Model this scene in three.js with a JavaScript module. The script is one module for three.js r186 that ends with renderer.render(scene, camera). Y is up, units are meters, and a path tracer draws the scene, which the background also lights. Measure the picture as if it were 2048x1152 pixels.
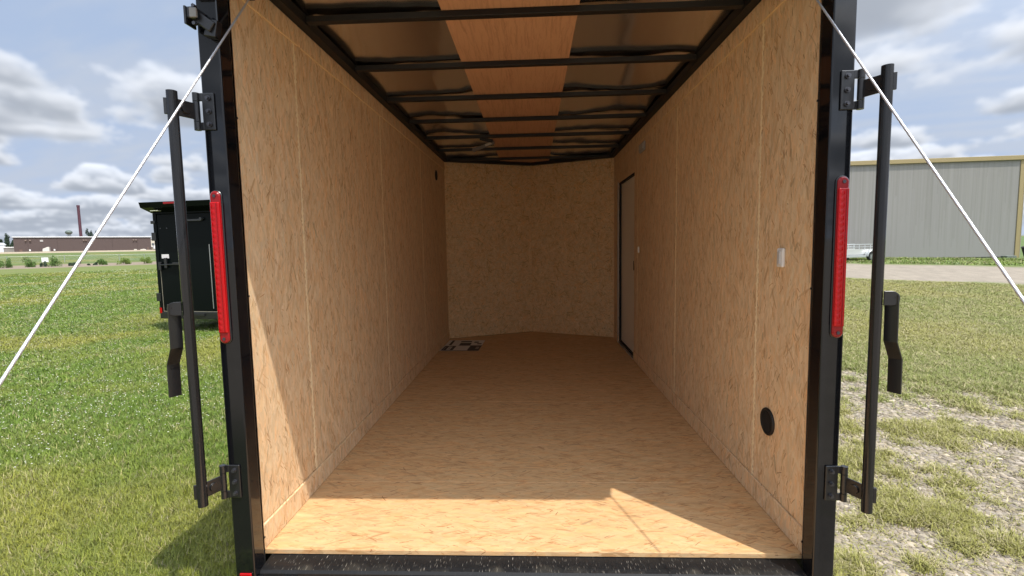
import * as THREE from 'three';
import { RoundedBoxGeometry } from 'three/addons/geometries/RoundedBoxGeometry.js';
import { mergeGeometries, toCreasedNormals } from 'three/addons/utils/BufferGeometryUtils.js';

// ------------------------------------------------------------------ camera, sky, sun, exposure
const G = -0.5;                                             // the ground; y = 0 is the trailer floor, z = 0 its rear edge
const scene = new THREE.Scene();
const camera = new THREE.PerspectiveCamera(60.8, 2048 / 1152, 0.05, 6000);
camera.position.set(0.0372, 1.1396, 1.7346);
camera.rotation.order = 'YXZ';
camera.rotation.set(-0.0882, 0.0436, -0.018);
const renderer = new THREE.WebGLRenderer({ antialias: true });
renderer.toneMapping = THREE.LinearToneMapping;
renderer.toneMappingExposure = 2.35;
renderer.shadowMap.enabled = true;
const SUN = new THREE.Vector3(0.33, 1, 0.333);
const sun = new THREE.DirectionalLight(new THREE.Color(1, 0.95, 0.87), 2.0);
sun.name = 'sun';
sun.position.copy(SUN).multiplyScalar(40);
sun.castShadow = true;
Object.assign(sun.shadow.camera, { left: -45, right: 45, top: 45, bottom: -45, near: 1, far: 160 });
sun.shadow.mapSize.set(2048, 2048);
scene.add(sun, sun.target);

function rng(seed) { let a = seed >>> 0; return () => { a = (a + 0x6d2b79f5) >>> 0; let t = Math.imul(a ^ (a >>> 15), 1 | a); t = (t + Math.imul(t ^ (t >>> 7), 61 | t)) ^ t; return ((t ^ (t >>> 14)) >>> 0) / 4294967296; }; }
const lerp = (a, b, t) => a + (b - a) * t, clamp = (x, a = 0, b = 1) => Math.min(b, Math.max(a, x));
const smooth = (a, b, x) => { const t = clamp((x - a) / (b - a)); return t * t * (3 - 2 * t); };
const NT = 64, table = new Float32Array(NT * NT * NT);
{ const r = rng(11); for (let i = 0; i < table.length; i++) table[i] = r(); }
function noise3(x, y, z) {
  const xi = Math.floor(x), yi = Math.floor(y), zi = Math.floor(z);
  let fx = x - xi, fy = y - yi, fz = z - zi;
  fx = fx * fx * (3 - 2 * fx); fy = fy * fy * (3 - 2 * fy); fz = fz * fz * (3 - 2 * fz);
  const x0 = xi & 63, x1 = (xi + 1) & 63, y0 = (yi & 63) << 6, y1 = ((yi + 1) & 63) << 6, z0 = (zi & 63) << 12, z1 = ((zi + 1) & 63) << 12;
  const a = table[z0 | y0 | x0], b = table[z0 | y0 | x1], c = table[z0 | y1 | x0], d = table[z0 | y1 | x1];
  const e = table[z1 | y0 | x0], f = table[z1 | y0 | x1], g = table[z1 | y1 | x0], h = table[z1 | y1 | x1];
  const p = a + (b - a) * fx, q = c + (d - c) * fx, r = e + (f - e) * fx, s = g + (h - g) * fx;
  const u = p + (q - p) * fy, v = r + (s - r) * fy;
  return u + (v - u) * fz;
}
const fbm2 = (x, y, oct = 4, k = 0.5) => { let s = 0, a = 1, t = 0; for (let i = 0; i < oct; i++) { s += a * noise3(x, y, i * 7.3 + 0.5); t += a; a *= k; x = x * 2.03 + 13.7; y = y * 2.03 + 5.1; } return s / t; };

{ // the sky: clear air with a boosted sun glow, a thin streaky veil and a layer of broken cumulus, all computed for the whole dome
  const W = 2048, H = 1024, data = new Float32Array(W * H * 4), S = SUN.clone().normalize();
  const BASE = 1.1, THICK = 0.42, SX = 13.4, SZ = 2.2;
  const shape = (x, y, z, oct) => {
    let s = 0, a = 1, t = 0, px = x * 1.05 + SX, py = y * 1.7, pz = z * 1.05 + SZ;
    for (let i = 0; i < oct; i++) { s += a * noise3(px, py, pz); t += a; a *= 0.54; px = px * 2.07 + 3.3; py = py * 2.07 + 1.7; pz = pz * 2.07 + 9.1; }
    return s / t;
  };
  const dens = (x, y, z, oct) => {
    const h = (y - BASE) / THICK;
    if (h < 0 || h > 1) return 0;
    const n = shape(x, y, z, oct);
    return clamp((n - 0.53 - 0.2 * h * h + 0.045 * (1 - h)) * 16) * smooth(0, 0.08, h);
  };
  for (let row = 0; row < H; row++) {
    const el = ((row + 0.5) / H - 0.5) * Math.PI, sy = Math.sin(el), cy = Math.cos(el);
    for (let col = 0; col < W; col++) {
      const az = ((col + 0.5) / W - 0.5) * 2 * Math.PI, dx = Math.cos(az) * cy, dz = Math.sin(az) * cy, o = (row * W + col) * 4;
      const cs = dx * S.x + sy * S.y + dz * S.z;
      const up = Math.max(sy, 0), hz = Math.exp(-up * 6), raisedGlow = 0.72 * Math.pow(Math.max(cs, 0), 2.2) + 0.6 * Math.pow(Math.max(cs, 0), 24);  // glow round the sun, raised beyond the clear air to brighten the trailer inside
      let r = lerp(0.145, 0.23, hz) + raisedGlow, g = lerp(0.205, 0.28, hz) + raisedGlow, b = lerp(0.315, 0.375, hz) + raisedGlow * 0.95;
      if (sy <= 0) { r = 0.20; g = 0.21; b = 0.17; }
      else {
        const kk = 7 / (sy + 0.06), vx = dx * kk, vz = dz * kk;
        const veil = smooth(0.28, 0.7, fbm2(vx * 0.16 + vz * 0.06 + 20, vz * 0.5 - vx * 0.2 + 9, 6, 0.58)) * 0.62 + 0.36, vl = 0.255 + raisedGlow * 1.3;
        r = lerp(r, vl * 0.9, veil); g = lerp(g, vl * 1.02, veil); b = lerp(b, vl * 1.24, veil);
        if (sy > 0.012) {
          const t0 = BASE / (sy + 0.012), t1 = (BASE + THICK) / (sy + 0.012), far = smooth(70, 30, t0);
          if (far > 0.001) {
            const n = 28, st = (t1 - t0) / n, oct = t0 > 20 ? 4 : 6;
            let T = 1, cr = 0, cg = 0, cb = 0;
            for (let i = 0; i < n && T > 0.03; i++) {
              const t = t0 + (i + 0.5) * st, x = dx * t, y = BASE + (i + 0.5) / n * THICK, z = dz * t, q = dens(x, y, z, oct);
              if (q < 0.004) continue;
              let tau = 0;
              for (let k = 1; k <= 3; k++) tau += dens(x + S.x * k * 0.055, y + S.y * k * 0.055, z + S.z * k * 0.055, 4);
              const h = (y - BASE) / THICK, lit = Math.exp(-tau * 0.9), amb = 0.152 + 0.12 * h;
              const al = 1 - Math.exp(-q * Math.min(st, 0.25) * 12);
              const L = lit * (0.205 + raisedGlow * 1.5);
              cr += T * al * (L + amb * 0.95); cg += T * al * (L * 0.985 + amb * 1.05); cb += T * al * (L * 0.97 + amb * 1.22);
              T *= 1 - al;
            }
            const haze = 1 - Math.exp(-t0 / 34), a = (1 - T) * far;
            if (T < 1) { cr /= 1 - T; cg /= 1 - T; cb /= 1 - T; }
            cr = lerp(cr, 0.25, haze * 0.5); cg = lerp(cg, 0.29, haze * 0.5); cb = lerp(cb, 0.36, haze * 0.5);
            r = lerp(r, cr, a); g = lerp(g, cg, a); b = lerp(b, cb, a);
          }
        }
      }
      data[o] = r; data[o + 1] = g; data[o + 2] = b; data[o + 3] = 1;
    }
  }
  const sky = new THREE.DataTexture(data, W, H, THREE.RGBAFormat, THREE.FloatType);
  sky.mapping = THREE.EquirectangularReflectionMapping;
  sky.magFilter = sky.minFilter = THREE.LinearFilter;
  sky.wrapS = THREE.RepeatWrapping;
  sky.needsUpdate = true;
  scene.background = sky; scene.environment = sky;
}

// ------------------------------------------------------------------ helpers
const counts = {};
const numbered = (n) => { const k = counts[n] = (counts[n] ?? -1) + 1; return k ? n + '_' + String(k).padStart(3, '0') : n; };
function tag(o, label, category, group) { if (label) o.userData.label = label; if (category) o.userData.category = category; if (group) o.userData.group = group; return o; }
function thing(name, label, category, [x, y, z] = [0, 0, 0], turn = 0, group) {
  const o = new THREE.Group(); o.name = numbered(name); o.position.set(x, y, z); o.rotation.y = turn; scene.add(o); o.updateMatrixWorld(true);
  return tag(o, label, category, group);
}
function put(name, geo, mat, parent = scene) {              // geometry in the parent's own axes
  if (Array.isArray(geo)) geo = join(geo);
  const m = new THREE.Mesh(geo, mat); m.name = parent === scene ? numbered(name) : name; m.castShadow = m.receiveShadow = true; parent.add(m); return m;
}
const inv = new THREE.Matrix4();
function part(name, geo, mat, parent) {                     // geometry in world axes, hung under parent
  if (Array.isArray(geo)) geo = join(geo);
  parent.updateWorldMatrix(true, false); geo = geo.clone(); geo.applyMatrix4(inv.copy(parent.matrixWorld).invert());
  return put(name, geo, mat, parent);
}
function join(list) {
  const flat = list.map((g) => { const h = g.index ? g.toNonIndexed() : g; for (const k of Object.keys(h.attributes)) if (!['position', 'normal', 'uv'].includes(k)) h.deleteAttribute(k); return h; });
  return mergeGeometries(flat);
}
function rbox(x0, x1, y0, y1, z0, z1, r = 0.003, seg = 1) {
  const w = Math.abs(x1 - x0), h = Math.abs(y1 - y0), d = Math.abs(z1 - z0);
  const g = r > 0 ? new RoundedBoxGeometry(w, h, d, seg, Math.min(r, w * 0.49, h * 0.49, d * 0.49)) : new THREE.BoxGeometry(w, h, d);
  return g.translate((x0 + x1) / 2, (y0 + y1) / 2, (z0 + z1) / 2);
}
function planar(g, size = 1, du = 0, dv = 0, swap = false) { // uv in units of size metres, looked at along each face's main axis
  if (g.index) g = g.toNonIndexed();
  const p = g.attributes.position, uv = new Float32Array(p.count * 2), a = new THREE.Vector3(), b = new THREE.Vector3(), c = new THREE.Vector3(), n = new THREE.Vector3();
  for (let i = 0; i < p.count; i += 3) {
    a.fromBufferAttribute(p, i); b.fromBufferAttribute(p, i + 1); c.fromBufferAttribute(p, i + 2);
    n.subVectors(b, a).cross(c.clone().sub(a)); const ax = Math.abs(n.x), ay = Math.abs(n.y), az = Math.abs(n.z);
    [a, b, c].forEach((v, k) => {
      let s, t; if (ay >= ax && ay >= az) { s = v.x; t = v.z; } else if (ax >= az) { s = v.z; t = v.y; } else { s = v.x; t = v.y; }
      if (swap) [s, t] = [t, s];
      uv[(i + k) * 2] = s / size + du; uv[(i + k) * 2 + 1] = t / size + dv;
    });
  }
  g.setAttribute('uv', new THREE.BufferAttribute(uv, 2)); return g;
}
const cyl = (r, h, x, y, z, axis = 'y', seg = 16, r2 = r) => { const g = new THREE.CylinderGeometry(r2, r, h, seg); if (axis === 'x') g.rotateZ(Math.PI / 2); if (axis === 'z') g.rotateX(Math.PI / 2); return g.translate(x, y, z); };
function extrude(points, depth, bevel = 0, curve = 6) {      // points [x, y] or a Shape, extruded along +z from 0
  const s = points instanceof THREE.Shape ? points : new THREE.Shape(points.map((p) => new THREE.Vector2(p[0], p[1])));
  return new THREE.ExtrudeGeometry(s, { depth: depth - 2 * bevel, bevelEnabled: bevel > 0, bevelThickness: bevel, bevelSize: bevel, bevelOffset: -bevel, bevelSegments: 1, curveSegments: curve }).translate(0, 0, bevel);
}
const zyToWorld = (g, x0) => g.applyMatrix4(new THREE.Matrix4().set(0, 0, 1, x0, 0, 1, 0, 0, -1, 0, 0, 0, 0, 0, 0, 1)); // (-z, y) outline pushed along +x
function bar(a, b, r, seg = 8) { const A = new THREE.Vector3(...a), B = new THREE.Vector3(...b), d = B.clone().sub(A), g = new THREE.CylinderGeometry(r, r, d.length(), seg); g.applyQuaternion(new THREE.Quaternion().setFromUnitVectors(new THREE.Vector3(0, 1, 0), d.clone().normalize())); const m = A.add(B).multiplyScalar(0.5); return g.translate(m.x, m.y, m.z); }
const M = (c, rough, extra = {}) => { const m = new THREE.MeshPhysicalMaterial({ roughness: rough, side: THREE.DoubleSide, ...extra }); m.color.setRGB(...c); return m; };
function canvasTex(w, h, draw, srgb = true) {
  const c = document.createElement('canvas'); c.width = w; c.height = h; draw(c.getContext('2d'), w, h);
  const t = new THREE.CanvasTexture(c); t.wrapS = t.wrapT = THREE.RepeatWrapping; if (srgb) t.colorSpace = THREE.SRGBColorSpace; return t;
}
const asBump = (t) => { const b = t.clone(); b.colorSpace = THREE.NoColorSpace; return b; };

// ------------------------------------------------------------------ materials
function strandBoard(seed, base, spread, sizePx, metres, density = 1, flecks = 1) {   // pressed wood strands: pale long flakes, thin dark slivers
  const k = sizePx / metres;
  return canvasTex(sizePx, sizePx, (g, w) => {
    const r = rng(seed), rr = (a, b) => a + (b - a) * r(), tint = (f, warm) => `rgb(${Math.round(base[0] * f)},${Math.round(base[1] * f * (1 - warm * 0.48))},${Math.round(base[2] * f * (1 - warm))})`;
    const sliver = (f) => `rgb(${Math.round(base[0] * 0.70 * f)},${Math.round(base[1] * 0.53 * f)},${Math.round(base[2] * 0.38 * f)})`;
    g.fillStyle = tint(1, 0); g.fillRect(0, 0, w, w);
    let lastX = 0, lastY = 0;
    const flake = (len, wid, ang, style, alpha, curl = 0, close = 0) => {
      const x = close ? (lastX + rr(-0.02, 0.02) * k + w) % w : r() * w, y = close ? (lastY + rr(-0.03, 0.03) * k + w) % w : r() * w; lastX = x; lastY = y;
      const n = 5, c = Math.cos(ang), s = Math.sin(ang), pts = [];
      for (let i = 0; i <= n; i++) { const t = i / n - 0.5; pts.push([t * len, (i === 0 || i === n ? rr(0.1, 0.5) : rr(0.35, 0.6)) * wid + curl * t * t * len]); }
      for (let i = n; i >= 0; i--) { const t = i / n - 0.5; pts.push([t * len + rr(-0.08, 0.08) * len, -(i === 0 || i === n ? rr(0.1, 0.5) : rr(0.35, 0.6)) * wid + curl * t * t * len]); }
      g.globalAlpha = alpha; g.fillStyle = style;
      const R = len * 0.6;
      for (const ox of x < R ? [0, w] : x > w - R ? [0, -w] : [0]) for (const oy of y < R ? [0, w] : y > w - R ? [0, -w] : [0]) {
        g.beginPath(); pts.forEach(([u, v], i) => { const X = x + ox + c * u - s * v, Y = y + oy + s * u + c * v; i ? g.lineTo(X, Y) : g.moveTo(X, Y); }); g.closePath(); g.fill();
      }
    };
    const dir = () => { const t = r() + r() + r() - 1.5; return Math.PI / 2 + t * spread; };
    const area = metres * metres * density;
    for (let i = 0; i < 2600 * area; i++) flake(rr(0.035, 0.13) * k, rr(0.005, 0.022) * k, dir(), tint(rr(0.88, 1.1), rr(-0.1, 0.2)), rr(0.18, 0.5));
    for (let i = 0; i < 3600 * area; i++) flake(rr(0.012, 0.07) * k, rr(0.0009, 0.0032) * k, dir(), tint(rr(0.78, 1.16), rr(-0.05, 0.26)), rr(0.2, 0.5), rr(-0.1, 0.1));
    for (let i = 0; i < 640 * area * flecks; i++) { const q = r(); flake(lerp(0.008, 0.05, q * q) * k, rr(0.001, 0.0036) * k, dir() + rr(-0.45, 0.45), sliver(rr(0.7, 1.15)), rr(0.3, 0.85), rr(-0.3, 0.3)); }
    for (let i = 0; i < 130 * area * flecks; i++) { const m = 2 + Math.floor(r() * 5), a = dir(), t = sliver(rr(0.75, 1.2)); for (let q = 0; q < m; q++) flake(rr(0.012, 0.045) * k, rr(0.0013, 0.0046) * k, a + rr(-0.25, 0.25), t, rr(0.25, 0.6), rr(-0.25, 0.25), q ? 1 : 0); }
    for (let i = 0; i < 60 * area; i++) flake(rr(0.03, 0.11) * k, rr(0.005, 0.014) * k, dir() + rr(-0.3, 0.3), tint(rr(0.72, 0.88), rr(0.08, 0.3)), rr(0.25, 0.55), rr(-0.2, 0.2));
    for (let i = 0; i < 9 * area; i++) flake(rr(0.03, 0.1) * k, rr(0.006, 0.014) * k, dir() + rr(-0.3, 0.3), `rgb(${base.map((b) => Math.round(b * 0.6)).join()})`, rr(0.15, 0.4));
    g.globalAlpha = 1;
    const im = g.getImageData(0, 0, w, w), d = im.data;           // slow drifts of tone and a fine grain
    for (let y = 0, i = 0; y < w; y++) for (let x = 0; x < w; x++, i += 4) { const f = 1 + (r() - 0.5) * 0.05; d[i] *= f; d[i + 1] *= f; d[i + 2] *= f; }
    g.putImageData(im, 0, 0);
  });
}
const texWall = strandBoard(5, [225, 197, 159], 0.75, 2048, 2.44), texFloor = strandBoard(8, [205, 168, 122], 0.6, 2048, 2.44, 1.1, 0.9), texNose = strandBoard(14, [227, 196, 149], 2.6, 1024, 1.22);
const osbWall = M([1, 1, 1], 0.72, { map: texWall, bumpMap: asBump(texWall), bumpScale: 0.0012 });
const osbFloor = M([1, 1, 1], 0.62, { map: texFloor, bumpMap: asBump(texFloor), bumpScale: 0.0012 });
const osbNose = M([1, 1, 1], 0.75, { map: texNose, bumpMap: asBump(texNose), bumpScale: 0.0012 });
const rawEdge = M([0.78, 0.58, 0.32], 0.85), seamEdge = M([0.88, 0.72, 0.46], 0.9);
const texLuan = canvasTex(512, 1024, (g, w, h) => { g.fillStyle = 'rgb(202,156,120)'; g.fillRect(0, 0, w, h); const r = rng(3); for (let i = 0; i < 2600; i++) { g.globalAlpha = 0.05 + 0.1 * r(); g.strokeStyle = r() < 0.5 ? 'rgb(120,78,50)' : 'rgb(206,156,116)'; g.lineWidth = 0.5 + r() * 2.5; const x = r() * w, y = r() * h, l = 30 + r() * 220; g.beginPath(); g.moveTo(x, y); g.quadraticCurveTo(x + (r() - 0.5) * 14, y + l / 2, x + (r() - 0.5) * 10, y + l); g.stroke(); } });
const luan = M([1, 1, 1], 0.6, { map: texLuan });
const blackPaint = M([0.004, 0.0045, 0.006], 0.3, { specularIntensity: 0.12, clearcoat: 1, clearcoatRoughness: 0.05 });
const blackMatte = M([0.007, 0.007, 0.007], 0.55);
const rubber = M([0.006, 0.006, 0.006], 0.8);
const texScuff = canvasTex(256, 512, (g, w, h) => { g.fillStyle = 'rgb(120,120,120)'; g.fillRect(0, 0, w, h); const r = rng(41); for (let i = 0; i < 500; i++) { const v = 60 + r() * 150; g.globalAlpha = 0.12 + r() * 0.2; g.fillStyle = `rgb(${v},${v},${v})`; g.beginPath(); g.ellipse(r() * w, r() * h, 2 + r() * 9, 4 + r() * 40, 0, 0, 7); g.fill(); } });
const blackRod = M([0.011, 0.011, 0.012], 0.72, { roughnessMap: texScuff });
const bracketPaint = M([0.008, 0.008, 0.009], 0.36, { clearcoat: 0.4, clearcoatRoughness: 0.25 });
const boltMetal = M([0.10, 0.10, 0.11], 0.32, { metalness: 0.8 });
const roofSkin = M([0.80, 0.79, 0.77], 0.16, { metalness: 1 });
const trimMetal = M([0.62, 0.62, 0.63], 0.28, { metalness: 1 });
const whitePlastic = M([0.78, 0.78, 0.76], 0.35);
const doorSkin = M([0.80, 0.74, 0.64], 0.45);
const cableMetal = M([0.66, 0.66, 0.68], 0.4, { metalness: 0.6 });
const redLens = M([0.41, 0.003, 0.005], 0.14, { clearcoat: 0.35, clearcoatRoughness: 0.05, specularIntensity: 0.45 });
const redLensDark = M([0.26, 0.006, 0.008], 0.15, { clearcoat: 0.35, clearcoatRoughness: 0.05, specularIntensity: 0.45 });
const texSill = canvasTex(1024, 128, (g, w, h) => { g.fillStyle = 'rgb(22,22,23)'; g.fillRect(0, 0, w, h); const r = rng(77); for (let i = 0; i < 5200; i++) { const v = 8 + r() * 40; g.globalAlpha = 0.5; g.fillStyle = `rgb(${v},${v},${v * 1.03})`; g.fillRect(r() * w, r() * h, 1 + r() * 3, 1 + r() * 2); } for (let i = 0; i < 900; i++) { const v = 110 + r() * 145; g.globalAlpha = 0.3 + r() * 0.65; g.fillStyle = `rgb(${v},${v * 0.95},${v * 0.86})`; g.fillRect(r() * w, h * (0.1 + 0.7 * r()), 1 + r() * 1.6, 1 + r()); } for (let i = 0; i < 60; i++) { g.globalAlpha = 0.06; g.fillStyle = 'rgb(190,170,140)'; g.beginPath(); g.ellipse(r() * w, h * (0.4 + 0.3 * r()), 20 + r() * 60, 3 + r() * 8, 0, 0, 7); g.fill(); } });  // bright specks paint glints, along with dust, into the sill colour
const sillCoat = M([1, 1, 1], 0.5, { map: texSill, bumpMap: asBump(texSill), bumpScale: 0.004, clearcoat: 0.08, clearcoatRoughness: 0.3, specularIntensity: 0.5 });

// ------------------------------------------------------------------ ground: one sheet, flat near the trailers, rising to the factory in the west
const CX = camera.position.x, CZ = camera.position.z;
const sOf = (x, z) => -0.695 * (x - CX) - 0.719 * (z - CZ), wOf = (x, z) => 0.719 * (x - CX) - 0.695 * (z - CZ), qOf = (x, z) => 0.765 * x - 0.644 * z;
const far = (s, w) => [CX - 0.695 * s + 0.719 * w, CZ - 0.719 * s - 0.695 * w];
const stops = [[-9e3, G], [70, G], [84, -0.52], [92, -0.36], [150, 0.5], [205, 1.15], [262, 1.72], [9e3, 1.8]];
function groundY(x, z) {
  const s = sOf(x, z); let y = G;
  for (let i = 1; i < stops.length; i++) if (s <= stops[i][0]) { const [a, b] = [stops[i - 1], stops[i]]; y = lerp(a[1], b[1], smooth(a[0], b[0], s) * 0.4 + 0.6 * clamp((s - a[0]) / (b[0] - a[0]))); break; }
  const r = Math.hypot(x - CX, z - CZ);
  return y + (fbm2(x * 0.35 + 40, z * 0.35, 3) - 0.5) * 0.03 * smooth(1, 4, r) * smooth(400, 60, r);
}
function gravelMask(x, z) {                                   // bare stones among the weeds on the right, the gravel lane by the warehouse, and an unseen lot behind the camera added for bounce light
  const q = qOf(x, z), n = fbm2(x * 0.55 + 3, z * 0.55 + 17, 5, 0.6);
  if (x < 0.9 && q < 18 && z < 1.5) return 0;
  const lane = smooth(21.6, 22.8, q + (n - 0.5) * 3.5) * smooth(36.8, 34.8, q + (n - 0.5) * 3.5);
  const r = Math.hypot(x, z - 1), near = smooth(9.5, 3.5, r + (n - 0.5) * 2), behind = smooth(2.4, 3.6, z + (n - 0.5) * 2);
  const f = fbm2(x * 2.6 + 31, z * 2.6 + 7, 5, 0.7), m = n * 0.42 + f * 0.58;
  const patch = smooth(0.585 - 0.203 * near, 0.70 - 0.158 * near, m) * smooth(0.9, 1.3, x) * smooth(24, 10, r);
  return Math.max(lane, patch, behind);
}
function groundColor(x, z, out) {
  const s = sOf(x, z), q = qOf(x, z), r = Math.hypot(x - CX, z - CZ);
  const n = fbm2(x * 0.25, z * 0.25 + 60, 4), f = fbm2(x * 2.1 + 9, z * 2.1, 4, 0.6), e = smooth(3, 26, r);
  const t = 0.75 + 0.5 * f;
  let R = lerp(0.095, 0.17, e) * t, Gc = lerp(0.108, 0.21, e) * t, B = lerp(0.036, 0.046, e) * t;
  const dry = smooth(0.52, 0.72, n) * 0.55; R = lerp(R, 0.21 * t, dry); Gc = lerp(Gc, 0.215 * t, dry); B = lerp(B, 0.075 * t, dry);
  const gm = gravelMask(x, z), st = 0.72 + 0.56 * fbm2(x * 7, z * 7 + 5, 3, 0.7);
  const ln = smooth(14, 20, q) * (x > 0 ? 1 : 0) + (z > 2 ? 1 : 0), gk = 0.235 + 0.12 * Math.min(1, ln); R = lerp(R, gk * st, gm); Gc = lerp(Gc, gk * 0.86 * st, gm); B = lerp(B, gk * 0.68 * st, gm);
  if (x > 0.9 && q < 22 && gm < 1) { const d2 = (1 - gm) * 0.45, d3 = (1 - gm) * 0.5 * smooth(8, 4, Math.hypot(x, z - 1)); R = lerp(R, 0.215 * st, d3); Gc = lerp(Gc, 0.185 * st, d3); B = lerp(B, 0.13 * st, d3); R = lerp(R, 0.225 * t, d2); Gc = lerp(Gc, 0.20 * t, d2); B = lerp(B, 0.075 * t, d2); }
  if (s > 60) {
    const j = s + (fbm2(x * 0.15, z * 0.15, 3) - 0.5) * 5, road = smooth(73, 75.5, j) * smooth(91, 88.5, j);
    R = lerp(R, 0.30, road); Gc = lerp(Gc, 0.235, road); B = lerp(B, 0.175, road);
    const bank = smooth(89, 92, j); const bt = 0.7 + 0.6 * fbm2(x * 0.5 + 90, z * 0.5, 4, 0.65), by = smooth(0.45, 0.65, n); R = lerp(R, lerp(0.115, 0.19, by) * bt, bank); Gc = lerp(Gc, lerp(0.17, 0.20, by) * bt, bank); B = lerp(B, 0.036 * bt, bank);
    const sand = smooth(196, 208, s + (f - 0.5) * 14); R = lerp(R, 0.47, sand); Gc = lerp(Gc, 0.385, sand); B = lerp(B, 0.27, sand);
    const beyond = smooth(420, 520, s); R = lerp(R, 0.07, beyond); Gc = lerp(Gc, 0.10, beyond); B = lerp(B, 0.04, beyond);
  }
  if (q > 36) { const weed = smooth(36, 38, q) * (1 - gm) * smooth(60, 50, s); R = lerp(R, 0.12 * t, weed); Gc = lerp(Gc, 0.185 * t, weed); B = lerp(B, 0.04 * t, weed); }
  out[0] = R; out[1] = Gc; out[2] = B;
}
{
  const NA = 720, radii = [0]; for (let r = 0.25; r < 3200;) { radii.push(r); r += Math.max(0.03, r * 0.026); }
  const NR = radii.length, pos = new Float32Array(NA * NR * 3), col = new Float32Array(NA * NR * 3), uv = new Float32Array(NA * NR * 2), idx = [], c = [0, 0, 0];
  for (let i = 0, k = 0; i < NR; i++) for (let j = 0; j < NA; j++, k++) {
    const a = j / NA * 2 * Math.PI, x = CX + Math.cos(a) * radii[i], z = CZ + Math.sin(a) * radii[i];
    pos[k * 3] = x; pos[k * 3 + 1] = groundY(x, z); pos[k * 3 + 2] = z; groundColor(x, z, c); col.set(c, k * 3); uv[k * 2] = x; uv[k * 2 + 1] = z;
    if (i) { const p = (i - 1) * NA, n = i * NA, j1 = (j + 1) % NA; idx.push(p + j, p + j1, n + j, p + j1, n + j1, n + j); }
  }
  const g = new THREE.BufferGeometry(); g.setAttribute('position', new THREE.BufferAttribute(pos, 3)); g.setAttribute('color', new THREE.BufferAttribute(col, 3)); g.setAttribute('uv', new THREE.BufferAttribute(uv, 2)); g.setIndex(idx); g.computeVertexNormals();
  const soil = canvasTex(1024, 1024, (q, w) => {
    q.fillStyle = 'rgb(225,225,225)'; q.fillRect(0, 0, w, w); const r = rng(31);
    for (let i = 0; i < 42000; i++) { const v = 130 + r() * 125, s = 0.8 + r() * r() * r() * 7; q.globalAlpha = 0.5; q.fillStyle = `rgb(${v},${v * (0.96 + 0.04 * r())},${v * (0.9 + 0.1 * r())})`; q.beginPath(); q.ellipse(r() * w, r() * w, s, s * (0.5 + 0.4 * r()), r() * 3.1, 0, 7); q.fill(); }
  });
  const mat = M([1, 1, 1], 0.95, { map: soil, bumpMap: asBump(soil), bumpScale: 0.008, vertexColors: true });
  const o = put('ground', g, mat); o.userData.kind = 'structure';
}

// ------------------------------------------------------------------ the big open trailer
const XW = 1.004, H = 2.13, L = 4.18, NZ = 4.634;             // inside half width, height, straight length, nose
const trailer = thing('cargo_trailer', 'open black cargo trailer seen from behind, lined with strand board, its ramp let down', 'trailer', [0, G, 0]);
const T = (name, geo, mat, parent = trailer) => part(name, geo, mat, parent);
const WS = 2.44; let pu = 0.13;
const board = (g, swap = false) => { pu = (pu * 1.7 + 0.37) % 1; return planar(g, WS, pu, (pu * 3.1) % 1, swap); };
// floor sheets (strands run across the trailer)
{
  const cuts = [0, -0.535, -1.755, -2.975, -L];
  for (let i = 0; i < 4; i++) T('floor_panel', board(rbox(-XW, XW, -0.018, 0, cuts[i + 1] + 0.0012, cuts[i] - (i ? 0.0012 : 0), 0.0015), true), osbFloor);
  T('floor_panel', board(extrude([[-XW, L + 0.002], [XW, L + 0.002], [0.0285, NZ]], 0.018).rotateX(-Math.PI / 2).translate(0, -0.018, 0), true), osbFloor);
}
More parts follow.
